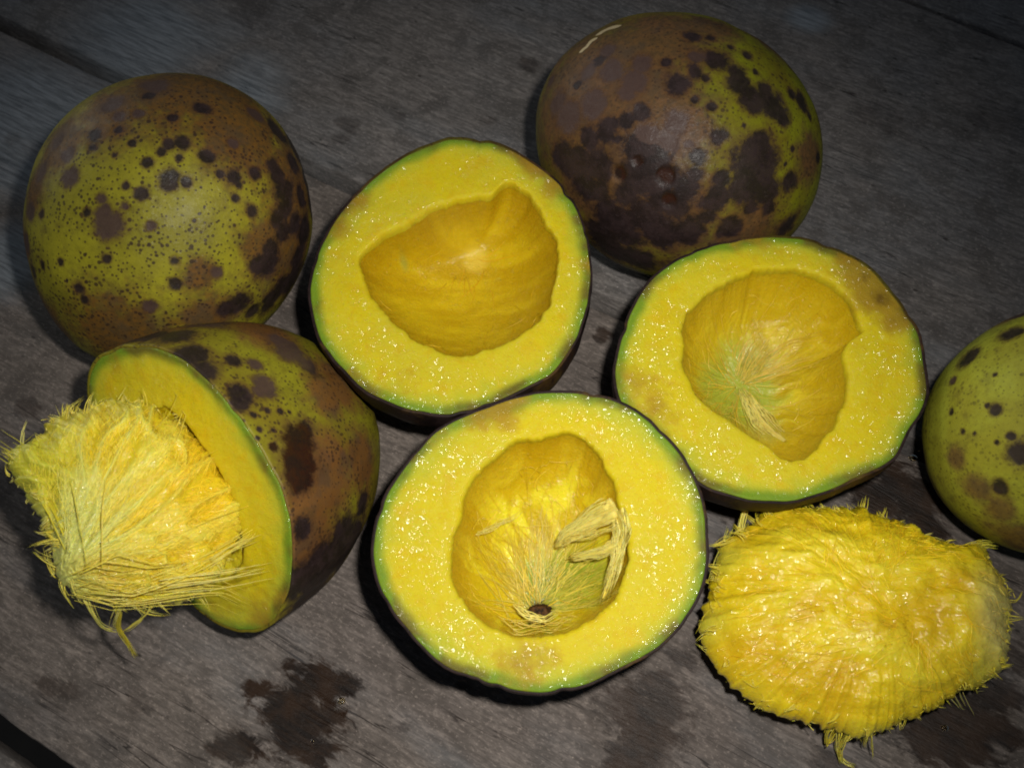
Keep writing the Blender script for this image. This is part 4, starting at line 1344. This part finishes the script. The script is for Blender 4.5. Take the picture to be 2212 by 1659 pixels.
Rr = lambda x, y, z: (*zr([(x, y)])[0], z)
p_r = at(1842, 1350, 1.5)
seed_body('loose mango seed covered in wet yellow fibres, lying on the bare table', OUT_R, p_r, (0.0, -0.05, 1), 1.55, 1.35, 31, tuple(zr([(1000, 820)])[0]), tint_r, 700,
          dict(count=480, weight=wr, tints=[(0.80, 0.66, 0.05), (0.78, 0.67, 0.09), (0.70, 0.62, 0.09)]),
          dict(comb=lambda d: (d[0] + 1.2 * math.sin(d[1] * 1.7), d[1] * 0.6 + 0.8 * math.cos(d[0] * 1.3)),
               paths=[([Rr(330, 420, 0), Rr(345, 330, 0.1), Rr(360, 230, 0.2), Rr(385, 150, 0.3)], 16, 0.05, (0.72, 0.66, 0.12)),
                      ([Rr(210, 560, -.3), Rr(240, 450, -.2), Rr(275, 350, 0), Rr(300, 290, 0)], 14, 0.08, (0.66, 0.62, 0.10)),
                      ([Rr(500, 260, 0), Rr(495, 180, .2), Rr(480, 120, .3), Rr(465, 95, .3)], 14, 0.05, (0.74, 0.68, 0.12)),
                      ([Rr(640, 220, .2), Rr(690, 160, .4), Rr(740, 100, .6)], 8, 0.04, (0.74, 0.68, 0.2)),
                      ([Rr(1560, 430, 0), Rr(1650, 400, .1), Rr(1730, 388, .2), Rr(1800, 392, .2)], 22, 0.07, (0.74, 0.68, 0.09)),
                      ([Rr(1030, 230, .2), Rr(1045, 180, .3), Rr(1060, 130, .3)], 8, 0.06, (0.76, 0.68, 0.09)),
                      ([Rr(1150, 270, .2), Rr(1165, 230, .2), Rr(1180, 190, .2)], 7, 0.05, (0.76, 0.68, 0.09)),
                      ([Rr(960, 1330, .3), Rr(940, 1420, -.3), Rr(970, 1500, -.9), Rr(1000, 1560, -1.2), Rr(1060, 1595, -1.3), Rr(1100, 1612, -1.3)], 10, 0.035, (0.74, 0.68, 0.20)),
                      ([Rr(1000, 1330, .4), Rr(985, 1440, -.3), Rr(985, 1520, -.9), Rr(1020, 1580, -1.2)], 12, 0.05, (0.74, 0.66, 0.10)),
                      ([Rr(900, 1380, .2), Rr(885, 1440, -.4), Rr(900, 1490, -.8), Rr(930, 1480, -.9), Rr(945, 1420, -.4)], 8, 0.03, (0.72, 0.62, 0.06)),
                      ([Rr(1040, 1280, .7), Rr(1060, 1330, .5), Rr(1030, 1400, .1), Rr(960, 1420, -.2)], 12, 0.03, (0.78, 0.68, 0.10)),
                      ([Rr(900, 1290, .7), Rr(920, 1380, .3), Rr(980, 1430, -.1), Rr(1050, 1400, 0)], 10, 0.04, (0.74, 0.64, 0.08)),
                      ([Rr(1080, 1420, -.1), Rr(1110, 1470, -.6), Rr(1130, 1490, -.9)], 18, 0.10, (0.74, 0.66, 0.08)),
                      ([Rr(1620, 1170, -.4), Rr(1690, 1220, -.9), Rr(1760, 1265, -1.3)], 7, 0.10, (0.66, 0.62, 0.22)),
                      ([Rr(1720, 1120, -.3), Rr(1800, 1140, -.8), Rr(1880, 1125, -1.1)], 9, 0.12, (0.66, 0.62, 0.22)),
                      ([Rr(1820, 700, .2), Rr(1880, 660, .1), Rr(1920, 655, 0)], 10, 0.07, (0.76, 0.68, 0.12)),
                      ([Rr(1340, 330, 0), Rr(1400, 325, .1), Rr(1450, 315, .1)], 6, 0.03, (0.76, 0.68, 0.2))]),
          floor=0.03, lump=0.24, ribh=0.13, streak=np.array([[0.9, 0.2, 0], [0.3, 2.4, 0], [0, 0, 1.0]]).T)

# left: seed still held by the cut mango
zl = lambda pts: zpx(pts, 0.0, 663.5, 0.475)
OUT_L = zl([(28, 655), (110, 622), (190, 592), (215, 520), (300, 482), (400, 460), (470, 425), (560, 440), (640, 432), (720, 480), (780, 512), (850, 560), (950, 640), (990, 720), (1050, 800),
            (1090, 880), (1105, 950), (1095, 1050), (1045, 1130), (1010, 1200), (960, 1280), (870, 1330), (740, 1355), (600, 1355), (480, 1350), (390, 1330), (315, 1295), (255, 1220), (245, 1130),
            (250, 1060), (185, 960), (122, 860), (62, 760)])


def tint_l(xy, rib, lp, flat, t):
    c = mixc((0.76, 0.58, 0.018), (0.82, 0.70, 0.11), smooth(rib, -0.5, 0.6))
    g = flat(zl([(290, 1130)]))[0]
    c = mixc(c, (0.66, 0.66, 0.20), smooth(1.9 - np.linalg.norm((xy - g) * np.array([1.2, 0.75]), axis=1) + 0.3 * rib, 0, 1.6) * 0.9)
    g = flat(zl([(110, 740)]))[0]
    c = mixc(c, (0.66, 0.62, 0.045), smooth(1.5 - np.linalg.norm(xy - g, axis=1), 0, 1.2) * 0.8)
    g = flat(zl([(850, 900)]))[0]
    c = mixc(c, (0.80, 0.54, 0.014), smooth(2.1 - np.linalg.norm((xy - g) * np.array([1.2, 0.8]), axis=1) - 0.6 * rib, 0, 1.8) * 0.7)
    g = flat(zl([(500, 1220)]))[0]
    return mixc(c, (0.62, 0.42, 0.015), smooth(0.8 - np.linalg.norm((xy - g) * np.array([0.6, 1.6]), axis=1), 0, 0.6) * 0.6)


def wl(a):
    d = math.degrees(a)
    if -40 < d < 60:
        return (0.9, 0.55)
    if 60 <= d < 160:
        return (0.8, 0.5)
    if -150 < d <= -40:
        return (0.8, 0.6)
    return (0.5, 0.25)


Ll = lambda x, y, z: (*zl([(x, y)])[0], z)
BN = unit(np.cross(LV, NF))
if BN @ vw < 0:
    BN = -BN
SN = unit(BN * 0.55 + vw * 0.55 + np.array([0, 0, 0.2]))
p_l = on_plane(300, 1120, HD['p0'] + NF * 0.6, SN)
seed_body('fibrous yellow seed held in the cut mango, its pale end sticking out at far left', OUT_L, p_l, SN, 1.25, 1.25, 77, tuple(zl([(270, 1230)])[0]), tint_l, 1900,
          dict(count=260, weight=wl, tints=[(0.78, 0.66, 0.08), (0.74, 0.66, 0.14), (0.70, 0.66, 0.2)]),
          dict(comb=None,
               paths=[([Ll(110, 660, 0), Ll(100, 610, .1), Ll(95, 575, .2), Ll(120, 530, .2)], 4, 0.02, (0.60, 0.58, 0.22)),
                      ([Ll(290, 560, .2), Ll(290, 500, .2), Ll(300, 455, .2)], 14, 0.06, (0.68, 0.62, 0.10)),
                      ([Ll(320, 1100, .7), Ll(250, 920, .5), Ll(170, 780, .3), Ll(90, 700, .1), Ll(22, 652, 0)], 22, 0.13, (0.66, 0.60, 0.05)),
                      ([Ll(330, 1150, 1.1), Ll(280, 850, 1.1), Ll(250, 650, .8), Ll(270, 500, .3)], 1, 0.3, (0.70, 0.64, 0.07)),
                      ([Ll(380, 1150, 1.2), Ll(380, 900, 1.3), Ll(420, 650, 1.1), Ll(480, 440, .3)], 1, 0.3, (0.76, 0.66, 0.10)),
                      ([Ll(430, 1150, 1.2), Ll(520, 900, 1.35), Ll(620, 650, 1.1), Ll(680, 480, .4)], 1, 0.3, (0.78, 0.66, 0.09)),
                      ([Ll(640, 760, 1.15), Ll(720, 650, 1.1), Ll(780, 520, .7), Ll(775, 490, .6)], 5, 0.16, (0.78, 0.66, 0.10)),
                      ([Ll(600, 1000, 1.3), Ll(760, 820, 1.2), Ll(870, 690, .9), Ll(950, 630, .6)], 1, 0.3, (0.78, 0.64, 0.07)),
                      ([Ll(600, 1100, 1.3), Ll(800, 1000, 1.2), Ll(970, 920, .9), Ll(1060, 850, .6)], 1, 0.3, (0.78, 0.63, 0.07)),
                      ([Ll(330, 1280, .6), Ll(500, 1310, .7), Ll(700, 1250, .9), Ll(900, 1160, .8), Ll(1080, 1050, .5), Ll(1190, 930, .4)], 11, 0.17, (0.76, 0.66, 0.12)),
                      ([Ll(330, 1300, .5), Ll(520, 1350, .5), Ll(750, 1320, .7), Ll(950, 1300, .7), Ll(1090, 1360, .6)], 10, 0.11, (0.72, 0.62, 0.10)),
                      ([Ll(700, 1280, .9), Ll(880, 1260, .9), Ll(1030, 1235, .8), Ll(1160, 1205, .7)], 8, 0.10, (0.74, 0.68, 0.24)),
                      ([Ll(900, 1180, .8), Ll(1010, 1110, .8), Ll(1130, 1060, .6)], 8, 0.12, (0.74, 0.66, 0.16)),
                      ([Ll(350, 1240, 1.0), Ll(450, 1200, 1.2), Ll(620, 1230, 1.2), Ll(800, 1200, 1.1)], 6, 0.2, (0.74, 0.62, 0.08)),
                      ([Ll(380, 1330, .2), Ll(420, 1390, -.2), Ll(480, 1435, -.7), Ll(540, 1445, -1.0), Ll(590, 1450, -1.2)], 6, 0.025, (0.70, 0.66, 0.18)),
                      ([Ll(500, 1340, .2), Ll(550, 1390, -.3), Ll(560, 1430, -.8), Ll(600, 1470, -1.2), Ll(650, 1515, -1.6), Ll(690, 1560, -1.8)], 16, 0.035, (0.66, 0.58, 0.05)),
                      ([Ll(680, 1360, .2), Ll(660, 1410, -.3), Ll(620, 1445, -.8), Ll(590, 1455, -1.2)], 6, 0.025, (0.70, 0.64, 0.14)),
                      ([Ll(540, 1320, .4), Ll(540, 1380, -.2), Ll(550, 1430, -.9)], 10, 0.04, (0.74, 0.70, 0.24)),
                      ([Ll(170, 1015, -.2), Ll(210, 1030, 0), Ll(260, 1045, .2)], 3, 0.03, (0.62, 0.58, 0.2))]),
          lump=0.22)


# ------------------------------------------------------------------ drops of juice on the boards
def drop(px, py, r, label):
    c = at(px, py, 0.0)
    d, f = sphere_grid(14, 24)
    V = c + d * np.array([r, r * 0.85, r * 0.5])
    V[:, 2] = np.maximum(V[:, 2], -0.05) + 0.02
    o = mesh_obj('juice_drop', V, f, M_JUICE, None, c)
    o['label'] = label
    o['category'] = 'juice drop'
    o['group'] = 'drops of juice on the planks'


drop(1972, 990, 0.13, 'bright drop of juice in the joint beside the smooth green mango')
drop(738, 1514, 0.11, 'tiny drop of juice on the dark brown stain in front')
drop(676, 1600, 0.05, 'tiniest drop of juice at the lower edge of the dark brown stain')
drop(2040, 1572, 0.10, 'tiny drop of juice on the wet patch below the loose seed')
